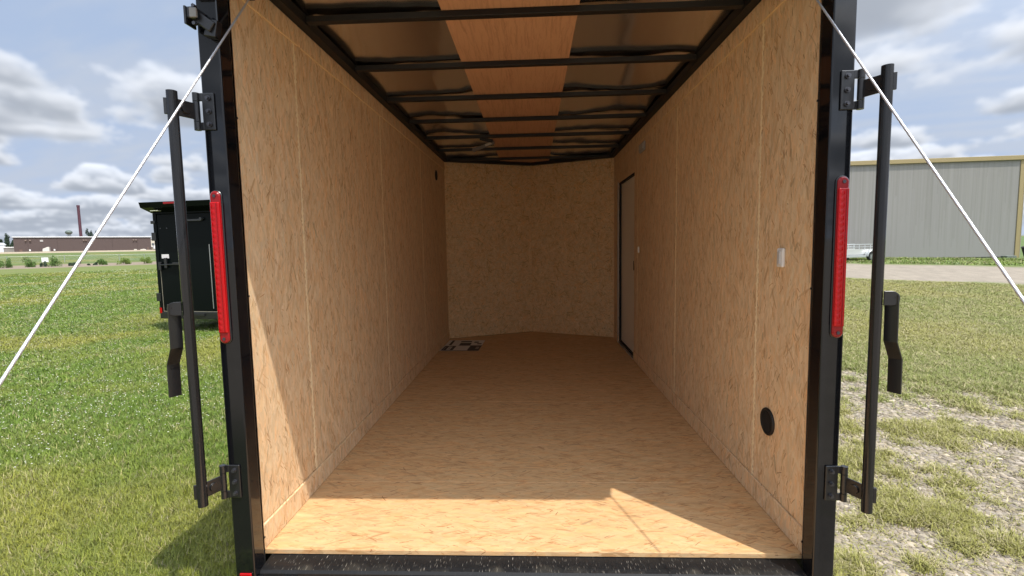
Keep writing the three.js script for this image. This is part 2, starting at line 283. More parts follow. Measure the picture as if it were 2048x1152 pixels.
// wall sheets: a low and a high strip stand 7 mm proud of the tall sheets between
const DOOR = { z0: -3.868, z1: -3.012, y0: 0.004, y1: 1.803 };
for (const s of [-1, 1]) {
  const first = s < 0 ? -0.474 : -0.4265, cuts = [0, first, first - 1.2192, first - 2.4384, -L];
  const X = (a, b) => (s < 0 ? [-XW - b, -XW - a] : [XW + a, XW + b]);
  const LO = 0.0934, HI = 2.043;
  for (let i = 0; i < 4; i++) {
    const za = cuts[i + 1] + (i < 3 ? 0.003 : 0), zb = cuts[i] - (i ? 0.003 : 0);
    if (s > 0 && i === 3) {
      const p = [[-zb, LO + 0.002], [-DOOR.z1, LO + 0.002], [-DOOR.z1, DOOR.y1], [-DOOR.z0, DOOR.y1], [-DOOR.z0, LO + 0.002], [-za, LO + 0.002], [-za, HI - 0.002], [-zb, HI - 0.002]];
      T('wall_panel', board(zyToWorld(extrude(p, 0.01), XW + 0.001)), osbWall);
    } else T('wall_panel', board(rbox(...X(0.001, 0.011), LO + 0.002, HI - 0.002, za, zb, 0.003)), osbWall);
  }
  if (s < 0) T('base_strip', board(rbox(...X(-0.006, 0.009), 0.001, LO, -L, 0, 0.0025)), osbWall);
  else { T('base_strip', board(rbox(...X(-0.006, 0.009), 0.001, LO, DOOR.z1, 0, 0.0025)), osbWall); T('base_strip', board(rbox(...X(-0.006, 0.009), 0.001, LO, -L, DOOR.z0, 0.0025)), osbWall); }
  const tops = [0, cuts[1] - 0.045, cuts[2] - 0.06, cuts[3] - 0.03, -L];
  for (let i = 0; i < 4; i++) T('top_strip', board(rbox(...X(-0.005, 0.009), HI, H, tops[i + 1] + 0.002, tops[i] - 0.002, 0.0025)), osbWall);
  const jr = rng(900 + s), jag = (len, w) => { const a = [], b = []; for (let t = 0; t <= len; t += 0.008) { a.push([-(w * (0.1 + 0.5 * jr() * jr())), t]); b.push([w * (0.1 + 0.5 * jr() * jr()), t]); } return extrude([...a, ...b.reverse()], 0.0012); };
  for (let i = 1; i < 4; i++) T('panel_joint', zyToWorld(jag(HI - LO - 0.004, 0.026), 0).translate(s > 0 ? XW - 0.0001 : -XW - 0.0011, LO + 0.002, cuts[i]), seamEdge);
  for (let i = 0; i < 4; i++) T('strip_edge', rbox(...X(-0.0052, 0.002), HI - 0.003, HI - 0.0002, tops[i + 1] + 0.02, tops[i] - 0.02, 0), rawEdge);
  // pale backing seen in the joints, and the shell outside it
  if (s < 0) T('wall_backing', rbox(...X(0.0115, 0.02), 0, H, -L, 0, 0), rawEdge);
  else T('wall_backing', [rbox(...X(0.0115, 0.02), 0, H, DOOR.z1, 0, 0), rbox(...X(0.0115, 0.02), DOOR.y1, H, DOOR.z0, DOOR.z1, 0), rbox(...X(0.0115, 0.02), 0, H, -L, DOOR.z0, 0)], rawEdge);
  const shell = s < 0 ? [rbox(...X(0.044, 0.05), -0.12, 2.26, -L, 0, 0)] : [rbox(...X(0.044, 0.05), -0.12, 2.26, DOOR.z1 + 0.01, 0, 0), rbox(...X(0.044, 0.05), DOOR.y1 + 0.01, 2.26, DOOR.z0 - 0.01, DOOR.z1 + 0.01, 0), rbox(...X(0.044, 0.05), -0.12, 2.26, -L, DOOR.z0 - 0.01, 0), rbox(...X(0.044, 0.05), -0.12, -0.002, DOOR.z0 - 0.01, DOOR.z1 + 0.01, 0)];
  T('outer_skin', shell, blackPaint);
  // slim bright trim on the wall's rear edge, with screws
  const e = s < 0 ? 0.013 : 0.006;
  const trim = T('edge_trim', rbox(...X(-0.008, 0.003), 0.002, H, 0.0008, 0.0008 + e, 0.001), trimMetal);
  for (const y of [0.05, 0.97, 1.6]) T('screw', cyl(0.004, 0.004, s * (XW - 0.009), y, 0.004, 'x', 8), boltMetal, trim);
}
// the blunt V of the nose, two sheets
for (const s of [-1, 1]) {
  const a = new THREE.Vector3(s * (XW + 0.004), 0, -L), b = new THREE.Vector3(0.0285, 0, -NZ), d = b.clone().sub(a), len = d.length(), n = new THREE.Vector3(d.z, 0, -d.x).normalize().multiplyScalar(s);
  const g = rbox(0.001, len - 0.001, 0.001, H + 0.02, -0.012, 0, 0.002), uv = planar(g, 1.22, 0.31 + s * 0.2, 0.4);
  const m = new THREE.Matrix4().makeBasis(d.clone().normalize(), new THREE.Vector3(0, 1, 0), d.clone().normalize().cross(new THREE.Vector3(0, 1, 0)));
  m.setPosition(a.x, 0, a.z - 0.006 * 1);
  T('nose_panel', uv.applyMatrix4(m), osbNose);
  const g2 = rbox(-0.02, len + 0.02, -0.12, 2.26, -0.004, 0.004, 0).applyMatrix4(new THREE.Matrix4().copy(m).setPosition(a.x + s * 0.045, 0, a.z - 0.05));
  T('outer_skin', g2, blackPaint);
  const rail = rbox(0.0, len, H + 0.002, H + 0.05, -0.03, 0.03, 0.004).applyMatrix4(new THREE.Matrix4().copy(m).setPosition(a.x, 0, a.z + 0.03));
  T('roof_rail', rail, blackMatte);
}
// roof: rails, hat-section ribs, mirror-like skin bowed between them, brown centre board
{
  for (const s of [-1, 1]) T('roof_rail', rbox(s * XW, s * 0.958, H + 0.002, 2.175, -L, 0, 0.003), blackMatte);
  for (let k = 0; k < 7; k++) {
    const z = -0.517 - 0.6096 * k, half = 0.955;
    T('roof_rib', [rbox(-half, half, 2.139, 2.166, z - 0.02, z + 0.02, 0.003)], blackMatte);
  }
  const wave = (x, z, seed) => {
    const ph = ((-z - 0.517) / 0.6096), f = ph - Math.floor(ph), bow = Math.sin(f * Math.PI) * 0.006;
    return 2.1745 + bow + (fbm2(x * 3.2 + seed, z * 1.1 + seed * 3, 3) - 0.40) * 0.027 + 0.005 * Math.sin(x * 5 + Math.floor(ph) * 1.7 + seed);
  };
  const sheet = (x0, x1, seed) => {
    const nx = 40, nz = 220, g = new THREE.PlaneGeometry(1, 1, nx, nz), p = g.attributes.position;
    for (let j = 0; j <= nz; j++) for (let i = 0; i <= nx; i++) { const x = lerp(x0, x1, i / nx), z = lerp(-0.02, -NZ - 0.02, j / nz); p.setXYZ(j * (nx + 1) + i, x, Math.max(2.169, wave(x, z, seed)), z); }
    g.computeVertexNormals(); return g;
  };
  T('roof_skin', sheet(-0.985, -0.338, 1.3), roofSkin);
  T('roof_skin', sheet(0.243, 0.985, 5.9), roofSkin);
  T('centre_board', planar(rbox(-0.348, 0.253, 2.1668, 2.1688, -NZ - 0.01, -0.02, 0), 1.2, 0, 0), luan);
  const cap = [rbox(-1.054, 1.054, 2.262, 2.275, -L, 0.1, 0.003)];
  const nose = extrude([[-1.05, L + 0.002], [1.05, L + 0.002], [0.0285, NZ + 0.06]], 0.013).rotateX(-Math.PI / 2).translate(0, 2.262, 0);
  T('roof_panel', [...cap, nose], blackPaint);
}
// rear frame: posts, header, sill, canopy
for (const s of [-1, 1]) {
  T('rear_post', [rbox(s * 0.975, s * 1.047, -0.13, 2.3, 0.045, 0.11, 0.006, 3)], blackPaint);
  T('door_seal', [rbox(s * 0.996, s * 1.05, -0.12, 2.3, 0.003, 0.0445, 0.002)], rubber);
  const wing = [[-0.1, 1.95], [-0.13, 1.95], [-0.279, 2.02], [-0.302, 2.09], [-0.335, 2.12], [-0.34, 2.31], [-0.1, 2.37]];
  T('canopy_wing', zyToWorld(extrude(wing, 0.065, 0.003), s > 0 ? 0.975 : -1.04), blackPaint);
}
T('rear_header', [rbox(-0.9745, 0.9745, 2.03, 2.3, 0.048, 0.108, 0.004), rbox(-0.994, 0.994, 2.06, 2.262, -0.02, 0.046, 0)], blackPaint);
{
  const canopy = T('rear_canopy', zyToWorld(extrude([[-0.11, 2.125], [-0.335, 2.125], [-0.34, 2.31], [-0.11, 2.37]], 1.948, 0.003), -0.974), blackPaint);
  for (const x of [-0.5, 0.5]) T('loading_light', rbox(x - 0.07, x + 0.07, 2.114, 2.124, 0.19, 0.24, 0.004), whitePlastic, canopy);
}
{
  const sh = [[0.001, -0.03], [0.001, -0.02], [-0.06, -0.024], [-0.078, -0.028], [-0.086, -0.037], [-0.088, -0.12], [-0.02, -0.12], [-0.02, -0.03]];
  const g = zyToWorld(extrude(sh, 1.948), -0.974);
  T('rear_sill', planar(g, 0.7, 0, 0.2), sillCoat);
  for (const x of [-0.985, -0.86, -0.4, 0.1, 0.6, 0.93]) T('ramp_hinge', [cyl(0.012, 0.05, x, -0.052, 0.098, 'x', 12), rbox(x - 0.02, x + 0.02, -0.1, -0.05, 0.088, 0.094, 0.001)], trimMetal);
}
// exterior underparts and wheels
{
  T('chassis_frame', [rbox(-1.0, -0.92, -0.17, -0.03, -L, -0.03, 0.004), rbox(0.92, 1.0, -0.17, -0.03, -L, -0.03, 0.004), rbox(-1.0, 1.0, -0.15, -0.03, -0.16, -0.1, 0), rbox(-1.0, 1.0, -0.15, -0.03, -2.4, -2.34, 0), rbox(-1.0, 1.0, -0.15, -0.03, -L, -L + 0.06, 0), rbox(-1.0, 1.0, -0.03, -0.02, -L, -0.03, 0)], blackMatte);
  T('tongue', [bar([-0.95, -0.12, -L], [0, -0.12, -6.1], 0.045, 8), bar([0.95, -0.12, -L], [0, -0.12, -6.1], 0.045, 8), rbox(-0.05, 0.05, -0.14, -0.02, -6.35, -6.0, 0.02)], blackMatte);
  T('jack', [cyl(0.03, 0.75, 0, 0.1, -5.95), cyl(0.06, 0.03, 0, G + 0.015, -5.95)], blackMatte);
}
function wheelAt(px, py, pz, r, parent, tyreMat, rimMat) {
  const w = new THREE.Group(); w.name = 'wheel'; parent.add(w); w.position.set(px, py, pz);
  const pr = [[0.62, -0.085], [0.8, -0.105], [0.95, -0.1], [1, -0.07], [1, 0.07], [0.95, 0.1], [0.8, 0.105], [0.62, 0.085]].map(([a, b]) => new THREE.Vector2(a * r, b));
  put('tyre', new THREE.LatheGeometry(pr, 28).rotateZ(Math.PI / 2), tyreMat, w);
  const spokes = []; for (let k = 0; k < 6; k++) spokes.push(new THREE.BoxGeometry(0.02, r * 0.56, 0.05).translate(0, r * 0.3, 0).rotateX(k * Math.PI / 3));
  const hoop = new THREE.LatheGeometry([[0.58, -0.08], [0.64, -0.085], [0.64, 0.085], [0.58, 0.08]].map(([a, b]) => new THREE.Vector2(a * r, b)), 28).rotateZ(Math.PI / 2);
  put('rim', [hoop, ...spokes.map((g) => g.clone().translate(0.06, 0, 0)), ...spokes.map((g) => g.clone().translate(-0.06, 0, 0)), cyl(0.07, 0.15, 0, 0, 0, 'x', 12)], rimMat, w);
  return w;
}
const tyreRubber = M([0.018, 0.018, 0.018], 0.85), rimMetal = M([0.6, 0.6, 0.62], 0.3, { metalness: 0.9 });
for (const s of [-1, 1]) for (const z of [-2.1, -2.95]) wheelAt(s * 1.2, 0.33, z, 0.33, trailer, tyreRubber, rimMetal);
for (const s of [-1, 1]) T('fender', [rbox(s * 1.056, s * 1.33, 0.22, 0.235, -3.42, -1.63, 0.004), rbox(s * 1.315, s * 1.33, 0.12, 0.22, -3.42, -1.63, 0.004)], blackPaint);
T('axle', [cyl(0.04, 2.2, 0, G + 0.33, -2.1, 'x'), cyl(0.04, 2.2, 0, G + 0.33, -2.95, 'x')], blackMatte);
// tail lights
for (const s of [-1, 1]) {
  const x0 = 1.003, x1 = 1.038, y0 = 0.82, y1 = 1.335, zc = 0.11;
  const body = new THREE.Shape(); const cx = (x0 + x1) / 2, hr = (x1 - x0) / 2;
  const pill = (grow) => { const h = new THREE.Shape(); h.absarc(cx, y1 - hr, hr + grow, 0, Math.PI); h.absarc(cx, y0 + hr, hr + grow, Math.PI, 2 * Math.PI); return h; };
  const mir = (g) => (s < 0 ? g.translate(-2 * cx, 0, 0) : g);
  const light = T('tail_light', mir(extrude(pill(0), 0.012, 0.004, 10).translate(0, 0, zc)), redLensDark);
  T('light_base', mir(extrude(pill(0.0035), 0.006, 0.002, 10).translate(0, 0, zc - 0.001)), bracketPaint, light);
  T('lens', mir(rbox(x0 + 0.001, x1 - 0.001, y0 + 0.036, y1 - 0.036, zc + 0.004, zc + 0.0165, 0.005, 2)), redLens, light);
  const dots = []; for (let k = 0; k < 22; k++) dots.push(new THREE.SphereGeometry(0.009, 10, 6).scale(1, 1, 0.16).translate(s * (cx - s * 0.0055), y0 + 0.052 + k * 0.0196, zc + 0.0158));
  T('diode_row', dots, redLens, light);
  T('ridge', rbox(s * (cx + s * 0.006), s * (cx + s * 0.008), y0 + 0.04, y1 - 0.04, zc + 0.015, zc + 0.0185, 0.0008), redLensDark, light);
  for (const y of [y0 + 0.016, y1 - 0.016]) T('screw', cyl(0.0055, 0.004, s * cx, y, zc + 0.0125, 'z', 10), boltMetal, light);
}
T('reflector', rbox(-1.03, -0.987, -0.075, -0.018, 0.1095, 0.116, 0.004, 2), redLens);
// latch keeper clamped to the left post near the top
{
  const k = T('latch_keeper', [rbox(-1.044, -1.012, 1.868, 1.905, 0.11, 0.165, 0.006, 2), rbox(-1.047, -1.04, 1.85, 1.905, 0.12, 0.17, 0.002)], bracketPaint);
  T('keeper_arm', [rbox(-0.05, 0.03, -0.017, 0.017, -0.012, 0.016, 0.004, 2).rotateZ(-0.62).translate(-0.995, 1.862, 0.135), rbox(-0.018, 0.02, -0.03, 0.024, -0.02, 0.01, 0.004, 2).rotateZ(-0.2).translate(-0.982, 1.85, 0.132)], bracketPaint, k);
  T('keeper_lens', rbox(-1.031, -1.008, 1.869, 1.899, 0.158, 0.168, 0.003), M([0.22, 0.21, 0.19], 0.3), k);
  for (const [x, y] of [[-1.018, 1.906], [-1.019, 1.853]]) T('bolt', cyl(0.006, 0.012, x, y, 0.16, 'z', 6), boltMetal, k);
}
// lock rods on swung-out hinges, one each side
for (const s of [-1, 1]) {
  const RX = 1.092, RZ = 0.187, y0 = s > 0 ? 0.268 : 0.276, y1 = s > 0 ? 1.647 : 1.641, m = (g) => { if (s < 0) { g = g.index ? g.toNonIndexed() : g; g.applyMatrix4(new THREE.Matrix4().makeScale(-1, 1, 1)); const p = g.attributes; for (const k of ['position', 'normal', 'uv']) { const a = p[k], n = a.itemSize; for (let i = 0; i < a.count; i += 3) for (let c = 0; c < n; c++) { const t = a.array[(i + 1) * n + c]; a.array[(i + 1) * n + c] = a.array[(i + 2) * n + c]; a.array[(i + 2) * n + c] = t; } } } return g; };
  const pts = [[0.0128, 0], [0.0158, 0], [0.0158, y1 - y0], [0.0128, y1 - y0], [0.0128, 0]].map(([a, b]) => new THREE.Vector2(a, b));
  const rod = T('lock_rod', m(toCreasedNormals(new THREE.LatheGeometry(pts, 28).translate(RX, y0, RZ), 0.6)), blackRod);
  for (const yc of [s > 0 ? 1.6 : 1.594, 0.326]) {
    const h = T('hinge', m(rbox(1.003, 1.044, yc - 0.06, yc + 0.06, 0.11, 0.1165, 0.003, 2)), bracketPaint);
    for (const dy of [-0.042, 0, 0.042]) T('bolt', [m(cyl(0.0085, 0.004, 1.021, yc + dy, 0.1185, 'z', 14)), m(cyl(0.0055, 0.009, 1.021, yc + dy, 0.123, 'z', 6))], boltMetal, h);
    for (const e of [-1, 1]) T('knuckle', [m(rbox(1.041, 1.058, yc + e * 0.034, yc + e * 0.06, 0.111, 0.117, 0.002)), m(cyl(0.0105, 0.026, 1.0625, yc + e * 0.047, 0.117))], bracketPaint, h);
    const dx = RX - 1.0625, dz = RZ - 0.117, len = Math.hypot(dx, dz), ang = -Math.atan2(dz, dx);
    const strap = rbox(0.006, len + 0.012, -0.026, 0.026, -0.003, 0.003, 0.0012).rotateY(ang).translate(1.0625, yc, 0.117);
    const wrap = new THREE.CylinderGeometry(0.0195, 0.0195, 0.05, 20, 1, true).translate(RX, yc, RZ), tab = rbox(0.012, 0.024, -0.025, 0.025, -0.004, 0.004, 0.001).rotateY(-0.3).translate(RX, yc, RZ);
    T('hinge_arm', [m(cyl(0.0105, 0.064, 1.0625, yc, 0.117)), m(strap), m(tab)], bracketPaint, h);
    T('strap_bolt', m(new THREE.CylinderGeometry(0.013, 0.0155, 0.006, 20).rotateX(Math.PI / 2).translate(len * 0.5, 0, 0.005).rotateY(ang).translate(1.0625, yc, 0.117)), bracketPaint, h);
  }
  const lug = new THREE.Shape(); lug.moveTo(0, -0.022); lug.lineTo(0.02, -0.022); lug.absarc(0.02, 0, 0.022, -Math.PI / 2, Math.PI / 2); lug.lineTo(0, 0.022); lug.closePath(); const hole = new THREE.Path(); hole.absarc(0.022, 0, 0.0062, 0, 7); lug.holes.push(hole);
  const yl = s > 0 ? 0.957 : 0.952, lg = extrude(lug, 0.006, 0.001, 12).translate(0, 0, -0.003).rotateY(-0.25).translate(RX + 0.01, yl, RZ + 0.016);
  T('rod_lug', [m(lg)], bracketPaint, rod);
  const path = [[0, 0.968], [0.004, 0.822], [0.038, 0.764], [0.041, 0.655]], th = 0.006, prof = [...path.map(([a, b]) => [a - th / 2, b]), ...path.slice().reverse().map(([a, b]) => [a + th / 2, b])];
  const g = extrude(prof, 0.038, 0.001), t = new THREE.Vector3(0.5, 0, 0.866), n = new THREE.Vector3(0.866, 0, -0.5);
  g.applyMatrix4(new THREE.Matrix4().makeBasis(n, new THREE.Vector3(0, 1, 0), t)).translate(RX + 0.036 - 0.0095, 0, RZ + 0.014 - 0.0165);
  T('rod_handle', m(g), bracketPaint, rod);
}
// ramp door lying behind the trailer, and its two twisted cables
{
  const ang = Math.asin(0.36 / 1.9), g = rbox(-0.985, 0.985, -0.045, -0.02, 0, 1.9, 0.003), deck = rbox(-0.94, 0.94, -0.02, -0.008, 0.02, 1.88, 0.002);
  const turn = (q) => q.rotateX(ang).translate(0, -0.085, 0.112);
  const ramp = T('ramp_door', turn(g), blackPaint);
  T('ramp_deck', board(turn(deck), true), osbFloor, ramp);
  for (const s of [-1, 1]) {
    const a = new THREE.Vector3(s * 0.952, 2.07, -0.085), b = new THREE.Vector3(s * 0.952, -0.4, s > 0 ? 1.955 : 1.965), d = b.clone().sub(a), len = d.length(), seg = 1150, ns = 18, pos = [], idx = [];
    const f = d.clone().normalize(), u = new THREE.Vector3(1, 0, 0), v = f.clone().cross(u).normalize();
    for (let i = 0; i <= seg; i++) for (let j = 0; j < ns; j++) { const th = j / ns * 2 * Math.PI, r = 0.0025 * (1 + 0.3 * Math.abs(Math.cos(3 * th + i / seg * len * 150 ))), c = a.clone().addScaledVector(d, i / seg).addScaledVector(u, Math.cos(th) * r).addScaledVector(v, Math.sin(th) * r); pos.push(c.x, c.y, c.z); if (i < seg) { const p = i * ns + j, q = i * ns + (j + 1) % ns; idx.push(p, q, p + ns, q, q + ns, p + ns); } }
    const cg = new THREE.BufferGeometry(); cg.setAttribute('position', new THREE.Float32BufferAttribute(pos, 3)); cg.setIndex(idx); cg.computeVertexNormals(); cg.setAttribute('uv', new THREE.Float32BufferAttribute(new Float32Array(pos.length / 3 * 2), 2));
    T('ramp_cable', cg, cableMetal);
    T('cable_anchor', [cyl(0.02, 0.03, s * 0.965, 2.072, -0.09, 'x', 16), rbox(s * 0.97, s * 1.0, 2.05, 2.1, -0.12, -0.06, 0.004)], bracketPaint);
  }
}
// fittings on the walls
{
  const grille = (name, x, y, z, r, s) => {
    const v = T(name, [new THREE.TorusGeometry(r * 0.93, 0.006, 8, 32).rotateY(Math.PI / 2).translate(x - s * 0.003, y, z), cyl(r * 0.92, 0.004, x - s * 0.0005, y, z, 'x', 32)], blackMatte);
    for (let k = -4; k <= 4; k++) { const zz = k * r * 0.19, hh = Math.sqrt(Math.max(0, (r * 0.88) ** 2 - zz * zz)); T('louvre', rbox(x - s * 0.007, x - s * 0.002, y - hh, y + hh, z + zz - 0.0025, z + zz + 0.002, 0.0008), blackMatte, v); }
  };
  grille('vent', XW, 0.388, -0.292, 0.055, 1);
  grille('vent', -XW, 1.906, -3.656, 0.053, -1);
  const sw = T('light_switch', rbox(XW - 0.012, XW + 0.001, 1.033, 1.107, -0.238, -0.192, 0.006, 3), whitePlastic);
  T('rocker', rbox(XW - 0.017, XW - 0.011, 1.045, 1.095, -0.224, -0.206, 0.003, 2), M([0.5, 0.5, 0.5], 0.3), sw);
  const lamp = T('wall_lamp', rbox(XW - 0.014, XW + 0.001, 1.921, 1.998, -2.752, -2.561, 0.014, 3), M([0.32, 0.32, 0.33], 0.4));
  T('lamp_lens', rbox(XW - 0.02, XW - 0.012, 1.935, 1.985, -2.735, -2.58, 0.008, 3), M([0.5, 0.5, 0.5], 0.25), lamp);
  const s2 = T('light_switch', rbox(XW - 0.008, XW + 0.001, 1.045, 1.1, -2.815, -2.785, 0.003, 2), whitePlastic);
  T('rocker', rbox(XW - 0.012, XW - 0.007, 1.06, 1.085, -2.806, -2.795, 0.002), whitePlastic, s2);
}
// side door set into the right wall
{
  const { z0, z1, y0, y1 } = DOOR, X = XW;
  const d = T('side_door', rbox(X + 0.03, X + 0.046, y0 + 0.012, y1 - 0.006, z0 + 0.006, z1 - 0.006, 0.002), doorSkin);
  T('door_frame', [rbox(X + 0.006, X + 0.03, y0, y1, z0 + 0.0005, z0 + 0.02, 0.002), rbox(X + 0.006, X + 0.03, y0, y1, z1 - 0.02, z1 - 0.0005, 0.002), rbox(X + 0.006, X + 0.03, y1 - 0.02, y1 - 0.0005, z0 + 0.02, z1 - 0.02, 0.002), rbox(X + 0.012, X + 0.03, y0 + 0.012, y0 + 0.03, z0 + 0.02, z1 - 0.02, 0.002)], rubber, d);
  T('threshold', rbox(X - 0.012, X + 0.028, y0 - 0.002, y0 + 0.011, z0 - 0.02, z1 + 0.01, 0.002), trimMetal, d);
  T('jamb_trim', rbox(X - 0.009, X + 0.004, 0.012, y1 + 0.01, z0 - 0.014, z0 - 0.001, 0.001), M([0.35, 0.33, 0.3], 0.4, { metalness: 0.5 }), d);
  const lt = T('latch', rbox(X + 0.017, X + 0.03, 0.865, 0.96, -3.14, -3.07, 0.006, 2), blackMatte, d);
}

// ------------------------------------------------------------------ loose things in the trailer
{
  const texSheet = canvasTex(512, 512, (g, w, h) => {
    g.fillStyle = 'rgb(214,208,200)'; g.fillRect(0, 0, w, h);
    const dark = (a, b, c, d, v = 34) => { g.fillStyle = `rgb(${v},${v},${v + 6})`; g.fillRect(a * w, b * h, (c - a) * w, (d - b) * h); }, pale = (a, b, c, d, v = 205) => { g.fillStyle = `rgb(${v},${v - 4},${v - 10})`; g.fillRect(a * w, b * h, (c - a) * w, (d - b) * h); };
    dark(0.03, 0.53, 0.33, 0.98); pale(0.06, 0.62, 0.09, 0.9, 120); pale(0.15, 0.6, 0.25, 0.93); pale(0.19, 0.68, 0.21, 0.85, 110); pale(0.3, 0.55, 0.305, 0.95, 110);
    dark(0.70, 0.50, 1.0, 0.98, 44); pale(0.88, 0.62, 0.96, 0.84, 150); dark(0.34, 0.972, 1, 1, 40);
    dark(0.10, 0.02, 0.17, 0.46, 30); dark(0.36, 0.08, 0.66, 0.19, 40); dark(0.38, 0.26, 0.68, 0.5, 52); dark(0.74, 0.14, 0.86, 0.26, 90); dark(0.84, 0.3, 0.96, 0.38, 46); dark(0.36, 0.485, 1, 0.51, 60);
    g.strokeStyle = 'rgb(150,146,140)'; g.lineWidth = 2; for (let i = 0; i < 9; i++) { g.beginPath(); g.moveTo(0.19 * w, (0.08 + i * 0.04) * h); g.lineTo((0.3 + 0.02 * (i % 3)) * w, (0.08 + i * 0.04) * h); g.stroke(); } for (let i = 0; i < 7; i++) { g.beginPath(); g.moveTo(0.38 * w, (0.58 + i * 0.055) * h); g.lineTo((0.6 + 0.03 * (i % 3)) * w, (0.58 + i * 0.055) * h); g.stroke(); }
  });
  const g = new THREE.BoxGeometry(0.43, 0.0016, 0.575, 8, 1, 8), p = g.attributes.position;
  for (let i = 0; i < p.count; i++) p.setY(i, p.getY(i) + 0.004 * Math.abs(Math.sin(p.getZ(i) * 5.4)) + 0.002);
  g.computeVertexNormals();
  const skew = new THREE.Matrix4().makeRotationY(0.03);
  const sh = put('printed_sheet', g, M([1, 1, 1], 0.6, { map: texSheet })); sh.position.set(-0.77, 0.001, -3.75); sh.applyMatrix4(new THREE.Matrix4()); sh.rotation.y = -0.03;
  tag(sh, 'black and white printed sheet lying on the trailer floor by the left wall', 'printed sheet');
}
{
  const p = thing('wire_bundle', 'folded grey wire bundle with a paper label hanging from the roof ribs near the nose', 'wire bundle', [-0.42, 2.11, -3.13]);
  const grey = M([0.17, 0.155, 0.14], 0.55), bend = (x0, y0, x1, y1, z) => { const d = Math.hypot(x1 - x0, y1 - y0), a = Math.atan2(y1 - y0, x1 - x0); return [rbox(0, d, -0.017, 0.017, -0.012, 0.012, 0.009, 2).rotateZ(a).translate(x0, y0, z)]; };
  put('wire', [...bend(-0.1, -0.045, 0.1, 0.025, 0), cyl(0.019, 0.03, -0.1, -0.045, 0, 'z', 10)], grey, p);
  put('wire', bend(0.085, 0.03, -0.04, 0.058, 0.02), M([0.02, 0.02, 0.022], 0.5), p);
  put('paper_label', rbox(0.01, 0.075, -0.011, 0.011, 0.0122, 0.0145, 0.001).rotateZ(0.337).translate(0.0, -0.01, 0), M([0.55, 0.5, 0.4], 0.7), p);
}

